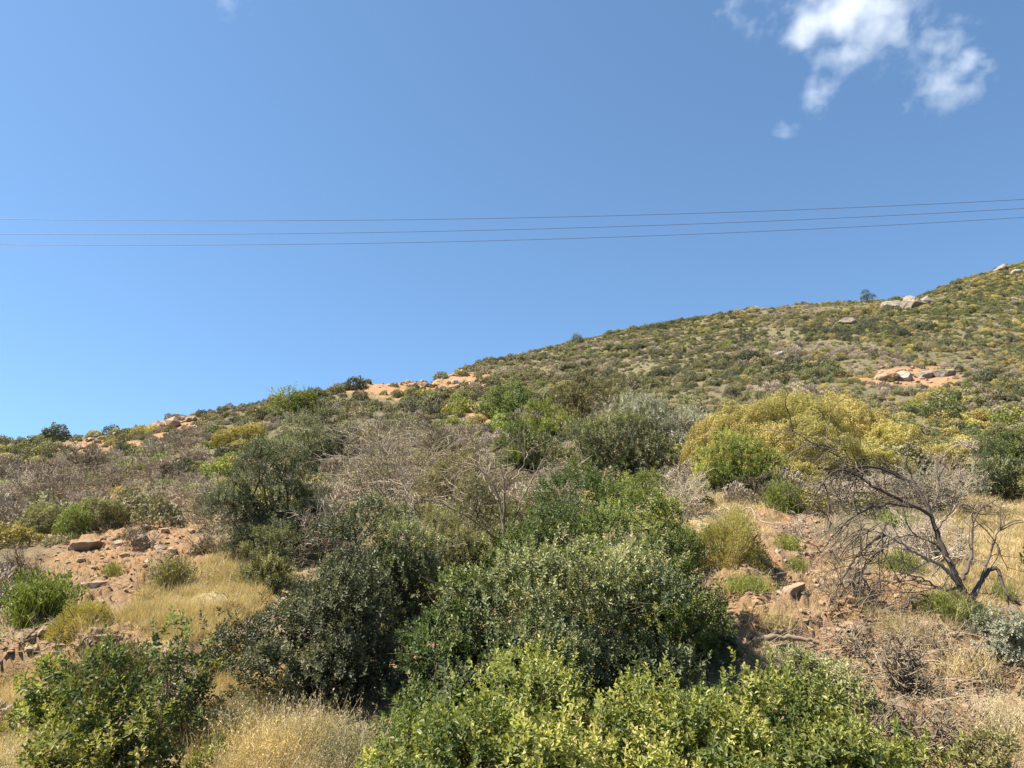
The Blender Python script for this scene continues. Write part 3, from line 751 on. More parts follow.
# ------------------------------------------------------------------ bare stems and the dead tree: real limbs, each with its own depth
def limb(geo, pts, r0, r1, T=.4, sides=7, k=None, wob=.02):
    """pts: (px, py, metres ahead) knots of a limb"""
    Q = []
    for px, py, Y in pts:
        a, t = ray(px, py); Q.append((float(a) * Y, Y, EYE + float(t) * Y))
    Q = np.array(Q); m = len(Q)
    s = np.concatenate([[0], np.cumsum(np.linalg.norm(np.diff(Q, axis=0), axis=1))]); k = k or max(8, m * 5)
    u = np.linspace(0, s[-1], k)
    # Catmull-Rom through the knots
    P = np.empty((k, 3))
    for i, uu in enumerate(u):
        j = min(max(np.searchsorted(s, uu, 'right') - 1, 0), m - 2); f = (uu - s[j]) / max(s[j + 1] - s[j], 1e-6)
        p0, p1, p2, p3 = Q[max(j - 1, 0)], Q[j], Q[j + 1], Q[min(j + 2, m - 1)]
        P[i] = .5 * ((2 * p1) + (-p0 + p2) * f + (2 * p0 - 5 * p1 + 4 * p2 - p3) * f * f + (-p0 + 3 * p1 - 3 * p2 + p3) * f ** 3)
    P[1:-1] += rng.normal(0, wob * .4, (k - 2, 3))
    rad = np.linspace(r0, r1, k) * rng.uniform(.88, 1.14, k)
    return P, rad
def add_limb(geo, org, pts, r0, r1, T=.4, **kw):
    P, rad = limb(geo, pts, r0, r1, **kw)
    tubes(geo, (P - org)[None], rad[None], T, 7)
    return P - org
def side_twigs(geo, P, n, L, r, T=.5, lift=.05, t0=.25, sub=3):
    PP = np.repeat(P[None], n, 0)
    p, d = on_poly(PP, rng.uniform(t0, 1, n))
    Q = grow(p, d * .7 + norm(np.cross(d, rng.normal(0, 1, d.shape))) * .8 + np.array([0, 0, lift]), L * rng.uniform(.4, 1.1, n), 7, .22, 0)
    tubes(geo, Q, np.linspace(1, .4, 7)[None] * (r * rng.uniform(.7, 1.2, n))[:, None], np.clip(T + rng.normal(0, .2, n), 0, 1), 4)
    if sub:
        idx = np.repeat(np.arange(n), sub); p, d = on_poly(Q[idx], rng.uniform(.2, 1, len(idx)))
        Q2 = grow(p, d * .7 + norm(np.cross(d, rng.normal(0, 1, d.shape))) * .8, L * .45 * rng.uniform(.4, 1.1, len(idx)), 5, .22, 0)
        tubes(geo, Q2, np.linspace(1, .4, 5)[None] * np.full((len(idx), 1), r * .55), np.clip(T + rng.normal(.1, .2, len(idx)), 0, 1), 3)

bx, by = at(986, 622)
org = np.array(g3(bx, by, 0))
tree = empty('dead_tree', 'leafless leaning dead tree with dark crooked limbs on the right bank', 'tree', tuple(org))
D0 = by
g = Geo()
trunk = add_limb(g, org, [(998,640,D0),(990,626,D0),(975,606,D0),(961,588,D0),(954,572,D0+.05),(944,552,D0+.1),(937,533,D0+.15),(930,513,D0+.2),(927,498,D0+.3)], .068, .024, .3)
part('trunk', g.mesh('trunk', M['bark'], True), tree)
limbs = [
 ([(932,516,D0+.2),(915,507,D0+.1),(895,497,D0),(875,488,D0-.1),(862,478,D0-.2),(850,468,D0-.2),(838,456,D0-.1),(815,444,D0),(795,432,D0+.1)], .030, .007, .25, 9),
 ([(958,584,D0),(945,568,D0-.1),(930,560,D0-.2),(915,553,D0-.25),(900,543,D0-.3),(885,535,D0-.3),(868,530,D0-.4)], .034, .009, .9, 8),
 ([(862,478,D0-.2),(845,470,D0-.3),(828,476,D0-.4),(818,490,D0-.5),(805,503,D0-.5),(790,508,D0-.5)], .018, .007, .3, 6),
 ([(930,513,D0+.2),(918,492,D0+.3),(900,475,D0+.4),(880,467,D0+.4),(858,468,D0+.3)], .022, .007, .25, 6),
 ([(971,600,D0),(985,575,D0+.2),(996,568,D0+.2),(1003,585,D0+.1),(1009,597,D0),(1020,605,D0)], .04, .02, .3, 4),
 ([(962,580,D0),(970,560,D0+.1),(972,540,D0+.2),(974,520,D0+.2),(984,505,D0+.3)], .03, .006, .4, 7),
 ([(960,586,D0),(950,590,D0-.2),(938,588,D0-.3),(925,580,D0-.4),(905,573,D0-.5)], .022, .007, .5, 6),
 ([(950,562,D0),(935,545,D0+.2),(912,535,D0+.3),(890,540,D0+.2)], .018, .006, .5, 6),
 ([(974,600,D0),(995,540,D0+.3),(1005,525,D0+.4),(1022,520,D0+.5)], .02, .006, .5, 5),
 ([(905,480,D0+.1),(885,470,D0+.1),(862,466,D0),(840,474,D0-.1),(822,492,D0-.2),(806,516,D0-.3)], .019, .006, .25, 7),
 ([(885,535,D0-.3),(868,545,D0-.4),(850,566,D0-.5),(836,594,D0-.6),(822,622,D0-.7),(806,640,D0-.8)], .018, .006, .2, 7),
 ([(895,540,D0-.3),(872,558,D0-.4),(858,585,D0-.5),(850,612,D0-.6)], .011, .005, .2, 6),
 ([(920,508,D0+.2),(890,505,D0),(862,512,D0-.2),(838,530,D0-.3),(818,556,D0-.4)], .018, .006, .25, 7),
 ([(845,462,D0-.2),(828,446,D0-.1),(808,436,D0),(782,428,D0+.1)], .010, .004, .25, 5),
 ([(930,512,D0+.2),(940,490,D0+.3),(936,468,D0+.4),(945,450,D0+.5)], .014, .005, .3, 6),
 ([(927,500,D0+.3),(912,478,D0+.4),(905,455,D0+.5)], .012, .004, .3, 5),
 ([(936,530,D0+.1),(950,515,D0+.3),(960,505,D0+.3),(985,530,D0+.2)], .012, .005, .5, 5),
]
for pts, r0, r1, T, nt_ in limbs:
    g = Geo(); P = add_limb(g, org, pts, r0, r1, T)
    side_twigs(g, P, nt_, .8, .009, T)
    part('branch', g.mesh('branch', M['bark' if T < .8 else 'barkpale'], True), tree)

g = Geo()
for (sx, sy, sY, n_, ex, ey) in [(868,530,D0-.4,60,835,585),(885,535,D0-.3,40,860,590),(862,478,D0-.2,34,800,500),(838,456,D0-.1,26,815,470),(905,573,D0-.5,26,880,600),(850,470,D0-.2,30,840,520),(895,497,D0,26,860,520)]:
    a0, t0_ = ray(sx, sy); a1, t1_ = ray(ex, ey)
    p0 = np.array([a0 * sY, sY, EYE + t0_ * sY]) - org; p1 = np.array([a1 * (sY - .2), sY - .2, EYE + t1_ * (sY - .2)]) - org
    n_ = int(n_ * .45); S_ = p0 + rng.normal(0, .12, (n_, 3)); D_ = (p1 - p0)[None] + rng.normal(0, .30, (n_, 3)); Ln = np.linalg.norm(p1 - p0) * rng.uniform(.5, 1.35, n_)
    D_[:, 2] += .25
    Q_ = grow(S_, D_, Ln, 8, .13, -.07)
    tubes(g, Q_, np.linspace(1, .4, 8)[None] * rng.uniform(.0035, .0075, n_)[:, None], rng.random(n_), 4)
    ii = np.repeat(np.arange(n_), 4); pp, dd = on_poly(Q_[ii], rng.uniform(.25, 1, len(ii)))
    tubes(g, grow(pp, dd + rng.normal(0, .55, dd.shape), rng.uniform(.10, .35, len(ii)), 5, .2, -.03), np.linspace(1, .4, 5)[None] * np.full((len(ii), 1), .003), rng.random(len(ii)), 3)
part('twig_spray', g.mesh('twig_spray', M['bark'], True), tree)
x0, y0 = at(515, 600)
org = np.array(g3(x0, y0, 0))
bare = empty('bare_tree', 'bare forked grey stems rising out of the green bushes at the centre', 'tree', tuple(org))
g = Geo(); Y0 = y0
P = add_limb(g, org, [(518,602,Y0),(510,570,Y0-.5),(505,540,Y0-.7),(502,515,Y0-.7)], .05, .03, .5)
part('trunk', g.mesh('trunk', M['twigbrown'], True), bare)
for pts, r0, r1 in [([(503,520,Y0-.7),(495,490,Y0-.8),(480,468,Y0-.8),(455,462,Y0-.8),(438,455,Y0-.8)], .026, .006),
                    ([(503,520,Y0-.7),(505,495,Y0-.9),(502,470,Y0-1),(497,450,Y0-1)], .024, .005),
                    ([(506,535,Y0-.7),(522,500,Y0-.9),(535,475,Y0-.9),(545,455,Y0-.8)], .022, .005),
                    ([(498,500,Y0-.8),(485,480,Y0-.6),(478,450,Y0-.5),(470,436,Y0-.5)], .018, .005),
                    ([(508,550,Y0-.7),(480,525,Y0-1),(455,510,Y0-1.2),(430,500,Y0-1.2),(400,497,Y0-1.2)], .020, .005),
                    ([(512,480,Y0-.9),(525,462,Y0-.8),(520,440,Y0-.8)], .014, .004)]:
    g = Geo(); P = add_limb(g, org, pts, r0, r1, .5); side_twigs(g, P, 9, .7, .007, .55)
    part('branch', g.mesh('branch', M['twigbrown'], True), bare)

def stick(name, label, pts, r0, r1, mat, n=5, cat='branch'):
    g = Geo(); P, rad = limb(None, pts, r0, r1); org = P[0].copy()
    tubes(g, (P - org)[None], rad[None], .5, 7)
    if n: side_twigs(g, P - org, n, .4, .006, .5)
    return solo(name, g.mesh(name, M[mat], True), label, cat, tuple(org))
def yy(px, py): return at(px, py)[1]
stick('fallen_log', 'fallen log lying across the dirt bank right of the central clump', [(752,640,yy(752,643)-.15),(785,637,yy(785,641)-.15),(819,643,yy(819,646)-.15)], .040, .026, 'twigbrown', 4, 'log')
stick('fallen_branch', 'thin crooked dark branch sloping below the fallen log', [(768,655,yy(768,660)-.2),(785,664,yy(785,668)-.2),(800,680,yy(800,684)-.2)], .022, .012, 'bark', 3)
stick('fallen_branch', 'long pale fallen branch lying behind the central grey-green bush', [(400,585,13.2),(440,588,12.9),(470,594,12.7),(500,598,12.6)], .03, .014, 'barkpale', 4)
stick('fallen_branch', 'pale curved dead branch on the dry grass below the twig ball', [(722,505,yy(722,512)-.1),(735,512,yy(735,516)-.1),(750,508,yy(750,513)-.1),(756,518,yy(756,522)-.1)], .022, .01, 'barkpale', 4)
stick('fallen_branch', 'thin grey branch lying on bare soil under the green tufts', [(760,521,yy(760,524)-.1),(785,525,yy(785,528)-.1),(812,515,yy(812,519)-.1)], .025, .01, 'barkpale', 5)
stick('dry_stalk', 'short grey upright dead stem on the edge of the earth bank', [(36,628,12.2),(38,612,12.2),(41,598,12.2)], .022, .012, 'barkpale', 3)
stick('dry_stalk', 'arched dead grey stem above the fine-leaved grey-green shrub', [(84,668,9.9),(84,640,9.9),(96,636,9.9),(108,640,9.9)], .012, .006, 'bark', 2)
stick('dry_stalk', 'hooked bare stem curving over the dirt bank below the dead tree', [(895,632,10.4),(905,606,10.5),(920,594,10.6),(930,600,10.6),(928,615,10.5)], .016, .008, 'bark', 3)
stick('fallen_branch', 'long dark dead branch leaning on the earth bank at the left edge', [(-4,668,10.6),(15,648,11.0),(35,630,11.4)], .022, .012, 'bark', 3)
stick('dry_stalk', 'slanting pale dead pole standing among the leafless shrubs far left', [(5,480,yy(8,497)),(12,466,yy(8,497)),(20,456,yy(8,497))], .03, .02, 'barkpale', 2)

# ------------------------------------------------------------------ rocks
def rock_mesh(name, sx, sy, sz, mat, seed, planes=15, sub=4):
    r = np.random.default_rng(seed)
    bm = bmesh.new(); bmesh.ops.create_icosphere(bm, subdivisions=sub, radius=1)
    V = np.array([v.co[:] for v in bm.verts]); 
    for _ in range(planes):
        n = norm(r.normal(0, 1, 3)); d = r.uniform(.5, .85)
        s = V @ n; V = V - np.where(s > d, s - d, 0)[:, None] * n
    V += .05 * np.stack([fbm(V[:, 0] * 3 + seed, V[:, 1] * 3 + V[:, 2] * 2, seed % 50 + k, 3) for k in range(3)], 1)
    V *= np.array([sx, sy, sz])
    for v, c in zip(bm.verts, V): v.co = c
    me = bpy.data.meshes.new(name); bm.to_mesh(me); bm.free(); me.materials.append(mat)
    return me
def rock(px, py, wpx, hpx, mat, label, seed, tilt=0, group=None, dep=.8, name='boulder', yoff=0):
    x, y, w, h = dims(px, py, wpx, hpx)
    o = solo(name, rock_mesh(name, w * .62, w * .62 * dep, h * .8, M[mat], seed), label, 'rock', g3(x, y + yoff, -h * (.25 if y < 40 else .08)), group)
    o.rotation_euler = (R(-8), R(tilt), R((seed * 37) % 30 - 15))
    return o
rock(138, 508, 24, 10, 'rockpale', 'white flattish boulder at the top of the stony patch', 3, -10)
rock(169, 514, 22, 8, 'rocktan', 'flat tan slab right of the white boulder', 4, -12)
rock(86, 551, 40, 10, 'rock', 'long grey slab lying tilted on the stony patch', 5, -12)
rock(62, 640, 24, 8, 'rocktan', 'tan stone on the lip of the earth bank', 43, 5)
rock(118, 546, 14, 8, 'rockpale', 'small white stone between the grey slabs', 6, 0)
rock(138, 548, 18, 14, 'rock', 'angular grey stone right of the long grey slab', 7, 20)
rock(128, 560, 16, 7, 'rocktan', 'small flat tan stone under the angular grey stone', 8, -5)
rock(115, 527, 12, 7, 'rockpale', 'small white stone under the larger rounded green shrub', 9, 0)
rock(160, 552, 14, 6, 'rocktan', 'small tan stone at the right of the stony patch', 10, 8)
rock(176, 524, 14, 7, 'rocktan', 'little pale stone below the flat tan slab', 11, 3)
rock(155, 580, 13, 7, 'rock', 'grey stone beside the upright feathery shrub', 12, 3)
rock(795, 602, 24, 10, 'rocktan', 'smooth tan slab on the soil slope under the twig heap', 14, -30)
rock(812, 590, 22, 8, 'rocktan', 'smaller tan slab above the smooth tan slab', 15, -30)
rock(757, 612, 12, 8, 'rocktan', 'round tan stone in the shade of the bank', 16, 0)
rock(880, 668, 22, 12, 'rock', 'dark stone half buried under the brushwood heap', 17, 0)
rock(735, 648, 16, 9, 'rocktan', 'pale stone in the dirt beside the fallen log', 18, 0)
rock(912, 309, 36, 15, 'rock', 'large grey outcrop boulder just below the far skyline', 21, -14)
rock(893, 309, 18, 13, 'rock', 'dark split boulder at the left of the large outcrop boulder', 22, 20)
rock(925, 306, 20, 11, 'rock', 'rounded end boulder at the right of the large outcrop', 27, -10)
rock(848, 325, 22, 8, 'rock', 'grey outcrop lower left of the large outcrop boulder', 23, -10)
rock(832, 337, 10, 4, 'rockpale', 'small pale rock under the lower left outcrop', 24, 0)
rock(888, 381, 24, 8, 'rocktan', 'tan outcrop at the left of the low rock band', 25, 0)
rock(905, 380, 18, 10, 'rockpale', 'pale block in the middle of the low rock band', 26, 20)
rock(922, 378, 18, 10, 'rock', 'grey block right of middle in the low rock band', 28, -20)
rock(942, 376, 26, 10, 'rock', 'grey outcrop at the right end of the low rock band', 29, -8)
rock(1014, 300, 6, 4, 'rockpale', 'white rock near the right edge of the far hill', 30, 0)
rock(988, 272, 20, 7, 'rocktan', 'tan skyline boulder near the top right of the hill', 31, -15)
rock(1003, 270, 16, 8, 'rock', 'grey skyline boulder right of the tan skyline boulder', 32, -15)
rock(1017, 274, 18, 6, 'rockpale', 'pale rock slab below the skyline at the right edge', 33, -10)
rock(456, 384, 8, 5, 'rockpale', 'white rock at the right end of the orange scree', 34, 0)
rock(212, 428, 8, 4, 'rockpale', 'pale stone on the left ridge slope', 35, -20)
rock(190, 420, 12, 6, 'rocktan', 'tan rock in the orange patch of the left ridge', 36, 0)
rock(785, 345, 14, 6, 'rocktan', 'tan rock in the middle of the far hillside', 37, 0)
rock(780, 356, 10, 5, 'rockpale', 'pale rock lower in the middle of the far hillside', 38, 0)
rock(905, 361, 8, 4, 'rockpale', 'small white rock above the low rock band', 39, 0)
rock(160, 428, 10, 8, 'rocktan', 'orange-tan boulder left in the orange patch of the left ridge', 40, 0)
rock(118, 436, 12, 6, 'rocktan', 'orange-tan rock standing on the far left ridge', 41, 0)
rock(262, 405, 12, 6, 'rocktan', 'orange rock on the skyline left of the bright green skyline shrub', 42, -18)

# rubble: uncountable small stones and clods
def stones():
    areas = [(130,555,90,50,480),(860,625,95,62,800),(60,645,90,30,380),(800,560,60,50,300),(975,710,70,60,500),(745,610,30,50,150),(230,665,40,20,120),(455,670,40,60,200),(420,384,50,8,160),(180,425,40,9,120),(905,377,48,9,160),(262,405,26,6,60),(80,445,40,7,80)]
    P = []
    for cx, cy, rx, ry, n in areas:
        q = rng.normal(0, .5, (n, 2)); P.append(np.stack([cx + q[:, 0] * rx, cy + q[:, 1] * ry], 1))
    P = np.concatenate(P); xy = at_many(P[:, 0], P[:, 1]); xy = xy[~np.isnan(xy[:, 0])]
    n = len(xy)
    bm = bmesh.new(); bmesh.ops.create_icosphere(bm, subdivisions=1, radius=1)
    bv = np.array([v.co[:] for v in bm.verts]); bf = np.array([[v.index for v in f.verts] for f in bm.faces]); bm.free()
    V = np.repeat(bv[None], n, 0) * (1 + rng.normal(0, .22, (n, len(bv), 1)))
    s = np.minimum(rng.lognormal(-3.55, .6, n), .2) * np.clip(xy[:, 1] / 12, .8, 4)
    V = V * (s[:, None] * rng.uniform(.5, 1.2, (n, 3)) * np.array([1.1, 1, .6]))[:, None]
    a = rng.random(n) * 6.28; c, si = np.cos(a)[:, None], np.sin(a)[:, None]
    V = np.stack([V[..., 0] * c - V[..., 1] * si, V[..., 0] * si + V[..., 1] * c, V[..., 2]], -1)
    V += np.stack([xy[:, 0], xy[:, 1], ground(xy[:, 0], xy[:, 1]) + s * .1], 1)[:, None]
    Fq = (np.arange(n)[:, None, None] * len(bv) + bf[None]).reshape(-1, 3)
    me = mk_mesh('rubble', V.reshape(-1, 3), Fq, None, M['rocktan'])
    o = bpy.data.objects.new('rubble', me); COL.objects.link(o); o['kind'] = 'stuff'; o['label'] = 'loose tan stones and clods on the bare soil'; o['category'] = 'rubble'
stones()

# ------------------------------------------------------------------ grass and litter
def grass(name, label, areas, mat, hgt, wid, lean=.45):
    P = []
    for cx, cy, rx, ry, rot, n in areas:
        q = rng.uniform(-1, 1, (n * 2, 2)); q = q[(q ** 2).sum(1) < 1]
        c, s = math.cos(R(rot)), math.sin(R(rot))
        P.append(np.stack([cx + q[:, 0] * rx * c - q[:, 1] * ry * s, cy + q[:, 0] * rx * s + q[:, 1] * ry * c], 1))
    P = np.concatenate(P); P = P[(P[:, 1] < 860)]
    xy = at_many(P[:, 0], P[:, 1]); xy = xy[~np.isnan(xy[:, 0])]
    per = 7; xy = np.repeat(xy, per, 0) + rng.normal(0, .05, (len(xy) * per, 2))
    dens = fbm(xy[:, 0] * 1.3, xy[:, 1] * 1.3, 50, 3)
    xy = xy[dens > rng.normal(-.32, .3, len(xy))]
    qx, qy = project(xy[:, 0], xy[:, 1], ground(xy[:, 0], xy[:, 1], False)); xy = xy[patches(qx, qy, SOIL, xy[:, 0], xy[:, 1]) < rng.uniform(.1, 1.15, len(xy))]
    n = len(xy); g = Geo()
    S = np.stack([xy[:, 0], xy[:, 1], ground(xy[:, 0], xy[:, 1]) - .02], 1)
    D = np.stack([rng.normal(.05, lean, n), rng.normal(-.05, lean, n), np.ones(n)], 1)
    Pp = grow(S, D, hgt * rng.lognormal(0, .35, n), 4, .16, -.06)
    ribbons(g, Pp, wid * np.clip(xy[:, 1] / 10, .8, 3) * rng.uniform(.6, 1.4, n), np.clip(.45 + .3 * fbm(xy[:, 0] * .8, xy[:, 1] * .8, 60, 2) + rng.normal(0, .2, n), 0, 1))
    o = bpy.data.objects.new(name, g.mesh(name, M[mat])); COL.objects.link(o); o['kind'] = 'stuff'; o['label'] = label; o['category'] = 'grass'
grass('dry_grass', 'golden dry grass on the open patches of the slope',
      [(205,598,85,40,-22,5200),(120,625,60,18,-12,1500),(30,705,80,32,-18,2600),(15,770,70,40,0,1800),(260,740,85,60,0,4200),(1000,545,60,60,0,4200),
       (720,525,60,25,0,1500),(870,600,80,45,0,1600),(940,612,55,24,0,1000),(250,690,50,30,40,900),(970,720,80,60,0,900),(1160,640,120,120,0,1600),(-130,660,100,90,0,900)], 'straw', .16, .0068)
grass('scattered_grass', 'thin scattered dry grass between the shrubs and stones',
      [(130,560,130,70,0,900),(850,600,160,110,0,1500),(500,540,500,70,0,2600),(250,520,250,60,0,1300),(800,520,230,60,0,1500)], 'strawpale', .16, .006, .6)
grass('green_weeds', 'sparse low green weeds on the near slope',
      [(880,620,150,110,0,420),(80,640,110,40,0,320),(300,560,80,40,0,300),(420,680,60,60,0,160)], 'lime', .10, .008, .6)

def litter():
    areas = [(870,640,130,110,900),(920,700,130,80,1000),(830,540,90,50,500),(130,570,130,60,350),(450,670,50,70,200),(60,650,90,50,200)]
    P = np.concatenate([np.stack([cx + rng.normal(0, .5, n) * rx, cy + rng.normal(0, .5, n) * ry], 1) for cx, cy, rx, ry, n in areas])
    xy = at_many(P[:, 0], P[:, 1]); xy = xy[~np.isnan(xy[:, 0])]; n = len(xy)
    S = np.stack([xy[:, 0], xy[:, 1], ground(xy[:, 0], xy[:, 1]) + .015], 1)
    D = np.stack([rng.normal(0, 1, n), rng.normal(0, 1, n), rng.normal(.12, .22, n)], 1)
    g = Geo(); tubes(g, grow(S, D, rng.uniform(.12, .55, n), 5, .16, -.01), np.linspace(1, .4, 5)[None] * (rng.uniform(.0025, .007, n))[:, None], rng.random(n), 3)
    o = bpy.data.objects.new('twig_litter', g.mesh('twig_litter', M['twigbrown'])); COL.objects.link(o); o['kind'] = 'stuff'; o['label'] = 'dry twigs and sticks littering the bank'; o['category'] = 'twigs'
litter()

# ------------------------------------------------------------------ hillside scrub
M['scrubgreen'] = leaf_mat('scrub_green', (.076,.086,.036), (.20,.205,.085), .65, .18, .02, .2)
M['scrubolive'] = leaf_mat('scrub_olive', (.112,.103,.050), (.245,.222,.105), .65, .18, .02, .2)
M['scrubdark'] = leaf_mat('scrub_dark', (.068,.070,.041), (.165,.16,.095), .65, .12, .015, .2)
M['scrubyellow'] = leaf_mat('scrub_yellow', (.26,.205,.072), (.44,.36,.125), .65, .18, .015, .2)
KINDS = {
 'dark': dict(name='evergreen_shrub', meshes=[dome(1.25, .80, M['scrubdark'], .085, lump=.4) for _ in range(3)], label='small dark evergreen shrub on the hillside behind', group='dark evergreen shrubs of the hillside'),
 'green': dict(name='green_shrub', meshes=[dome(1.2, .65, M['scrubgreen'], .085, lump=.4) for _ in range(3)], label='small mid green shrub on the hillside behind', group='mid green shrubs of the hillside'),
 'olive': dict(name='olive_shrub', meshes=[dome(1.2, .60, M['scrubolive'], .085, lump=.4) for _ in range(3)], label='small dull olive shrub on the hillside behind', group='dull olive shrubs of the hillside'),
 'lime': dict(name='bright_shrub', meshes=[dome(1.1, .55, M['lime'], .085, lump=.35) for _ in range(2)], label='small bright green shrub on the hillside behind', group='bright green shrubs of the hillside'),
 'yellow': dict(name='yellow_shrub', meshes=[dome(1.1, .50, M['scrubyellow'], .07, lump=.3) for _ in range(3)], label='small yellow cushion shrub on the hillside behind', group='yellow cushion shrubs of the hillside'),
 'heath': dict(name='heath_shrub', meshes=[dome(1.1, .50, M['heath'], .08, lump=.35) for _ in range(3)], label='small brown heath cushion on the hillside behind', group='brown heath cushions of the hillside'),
 'grey': dict(name='grey_shrub', meshes=[cushion(1.1, .55, 1.1, M['twiggrey'], leaf=.08, cover=1.7, lump=.3) for _ in range(3)], label='small grey dried cushion shrub on the hillside behind', group='grey dried shrubs of the hillside'),
}
KEYS = list(KINDS)
def kind_for(x, y, px, py):
    """which kind grows where: clumps of one kind, yellow and bright ones more on the right, grey and dark ones more on the left ridge"""
    w = np.array([.7, .6, 1.8, .35, 1.1, 1.9, .6])[None] * np.ones((len(x), 1))
    for k in range(7):
        w[:, k] *= np.exp(2.3 * fbm(x * .055, y * .055, 70 + k * 3, 3))
    w[:, 4] = 1.0 * np.exp(.8 * fbm(x * .3, y * .3, 77, 2))
    right = np.clip((px - 650) / 250, 0, 1)
    w[:, 4] *= .5 + 1.8 * right; w[:, 6] *= 1.4 - .7 * right; w[:, 0] *= 1.2 - .5 * right; w[:, 1] *= .8 + .5 * right
    left = np.clip((430 - px) / 150, 0, 1); w[:, 0] *= 1 + left; w[:, 6] *= 1 + .6 * left; w[:, 3] *= 1 - .5 * left
    nl = left * (y < 48); w[:, 0] *= 1 - .75 * nl; w[:, 1] *= 1 - .6 * nl; w[:, 6] *= 1 + 2.5 * nl; w[:, 5] *= 1 + nl
    w /= w.sum(1, keepdims=True)
    return (rng.random((len(x), 1)) > np.cumsum(w, 1)).sum(1).clip(0, 6)
HX = np.array(HERO_XY)
def free(x, y, soilp=.85):
    d = np.hypot(x[:, None] - HX[None, :, 0], y[:, None] - HX[None, :, 1]) / HX[None, :, 2]
    ok = d.min(1) > 1.0
    px, py = project(x, y, ground(x, y, False))
    s = np.maximum(patches(px, py, SOIL, x, y), .0)
    gr = patches(px, py, GRASS, x, y)
    return ok & (rng.random(len(x)) > s * soilp) & (rng.random(len(x)) > gr), px, py

# 1. individuals: those that show largest
cand = np.stack([rng.uniform(-15, 1040, 9000), rng.uniform(300, 545, 9000)], 1)
xy = at_many(cand[:, 0], cand[:, 1]); ok = ~np.isnan(xy[:, 0]); xy = xy[ok]
ok = (xy[:, 1] > 20) & (xy[:, 1] < 85); xy = xy[ok]
fr, px, py = free(xy[:, 0], xy[:, 1]); xy, px, py = xy[fr], px[fr], py[fr]
order = np.argsort(xy[:, 1] + rng.normal(0, 6, len(xy)))
taken = []; first = {}
kinds = kind_for(xy[:, 0], xy[:, 1], px, py)
for i in order:
    if len(taken) >= 250: break
    x, y = xy[i]; s = float(np.clip(rng.lognormal(-.05, .28), .5, 1.6))
    if any((x - a) ** 2 + (y - b) ** 2 < (.52 * (s + c)) ** 2 for a, b, c in taken): continue
    taken.append((x, y, s)); K = KINDS[KEYS[kinds[i]]]; v = int(rng.integers(0, len(K['meshes'])))
    key = (kinds[i], v)
    if key not in first:
        o = solo(K['name'], K['meshes'][v], K['label'], 'shrub', (0, 0, 0), K['group']); first[key] = o
    else:
        o = first[key].copy(); COL.objects.link(o)
    o.location = g3(x, y, .06); o.rotation_euler = (0, 0, rng.random() * 6.28); o.scale = (s, s * rng.uniform(.85, 1.15), s * rng.uniform(.75, 1.2))
for ki, K in enumerate(KINDS.values()):                 # make sure every variant stands somewhere
    for v, me in enumerate(K['meshes']):
        if (ki, v) not in first:
            x, y = at(rng.uniform(560, 1000), rng.uniform(385, 400))
            o = solo(K['name'], me, K['label'], 'shrub', g3(x, y), K['group']); first[(ki, v)] = o

# 2. the rest of the scrub: one object, instanced on points
n = 85000
n += 4000; a = rng.uniform(-1.15, 1.15, n); Y = np.sqrt(rng.uniform(24 ** 2, 215 ** 2, n)); Y[-4000:] = rng.uniform(8, 24, 4000)
rY = np.interp(a, _A, _ridgeY)
k = Y < rY + 5; a, Y = a[k], Y[k]; X = a * Y
fr, px, py = free(X, Y); fr &= (Y > 24) | (px < -45) | (px > 1075); X, Y, px, py = X[fr], Y[fr], px[fr], py[fr]
keep = fbm(X * .09, Y * .09, 90, 3) > rng.normal(-1.15, .30, len(X)); X, Y, px, py = X[keep], Y[keep], px[keep], py[keep]
T = np.array(taken)
d = np.full(len(X), 9.0)
for s in range(0, len(X), 3000):
    d[s:s + 3000] = np.hypot(X[s:s + 3000, None] - T[None, :, 0], Y[s:s + 3000, None] - T[None, :, 1]).min(1)
keep = d > .5; X, Y, px, py = X[keep], Y[keep], px[keep], py[keep]
kd = kind_for(X, Y, px, py)
flat_idx = {key: i for i, key in enumerate(sorted(first))}
nv = np.array([len(K['meshes']) for K in KINDS.values()])
pick = np.array([flat_idx[(q, int(rng.integers(0, nv[q])))] for q in kd])
me = bpy.data.meshes.new('hillside_scrub')
me.vertices.add(len(X)); me.vertices.foreach_set('co', np.stack([X, Y, ground(X, Y, False) - .06], 1).astype(np.float32).ravel())
for nm, ty, val in (('pick', 'INT', pick.astype(np.int32)), ('size', 'FLOAT', np.clip(rng.lognormal(-.62, .38, len(X)) * (1 + .45 * fbm(X * .2, Y * .2, 95, 2)), .25, 1.6).astype(np.float32)), ('turn', 'FLOAT', (rng.random(len(X)) * 6.28).astype(np.float32))):
    at_ = me.attributes.new(nm, ty, 'POINT'); at_.data.foreach_set('value', val)
scrub = bpy.data.objects.new('hillside_scrub', me); COL.objects.link(scrub)
scrub['kind'] = 'stuff'; scrub['label'] = 'continuous low mixed scrub covering the hillside up to the ridge'; scrub['category'] = 'scrub'
ng = bpy.data.node_groups.new('scrub', 'GeometryNodeTree')
ng.interface.new_socket('Geometry', in_out='INPUT', socket_type='NodeSocketGeometry'); ng.interface.new_socket('Geometry', in_out='OUTPUT', socket_type='NodeSocketGeometry')
gi = ng.nodes.new('NodeGroupInput'); go = ng.nodes.new('NodeGroupOutput')
jn = ng.nodes.new('GeometryNodeJoinGeometry')
for key in reversed(sorted(first)):
    oi = ng.nodes.new('GeometryNodeObjectInfo'); oi.transform_space = 'ORIGINAL'; oi.inputs['Object'].default_value = first[key]; oi.inputs['As Instance'].default_value = True
    ng.links.new(oi.outputs['Geometry'], jn.inputs[0])
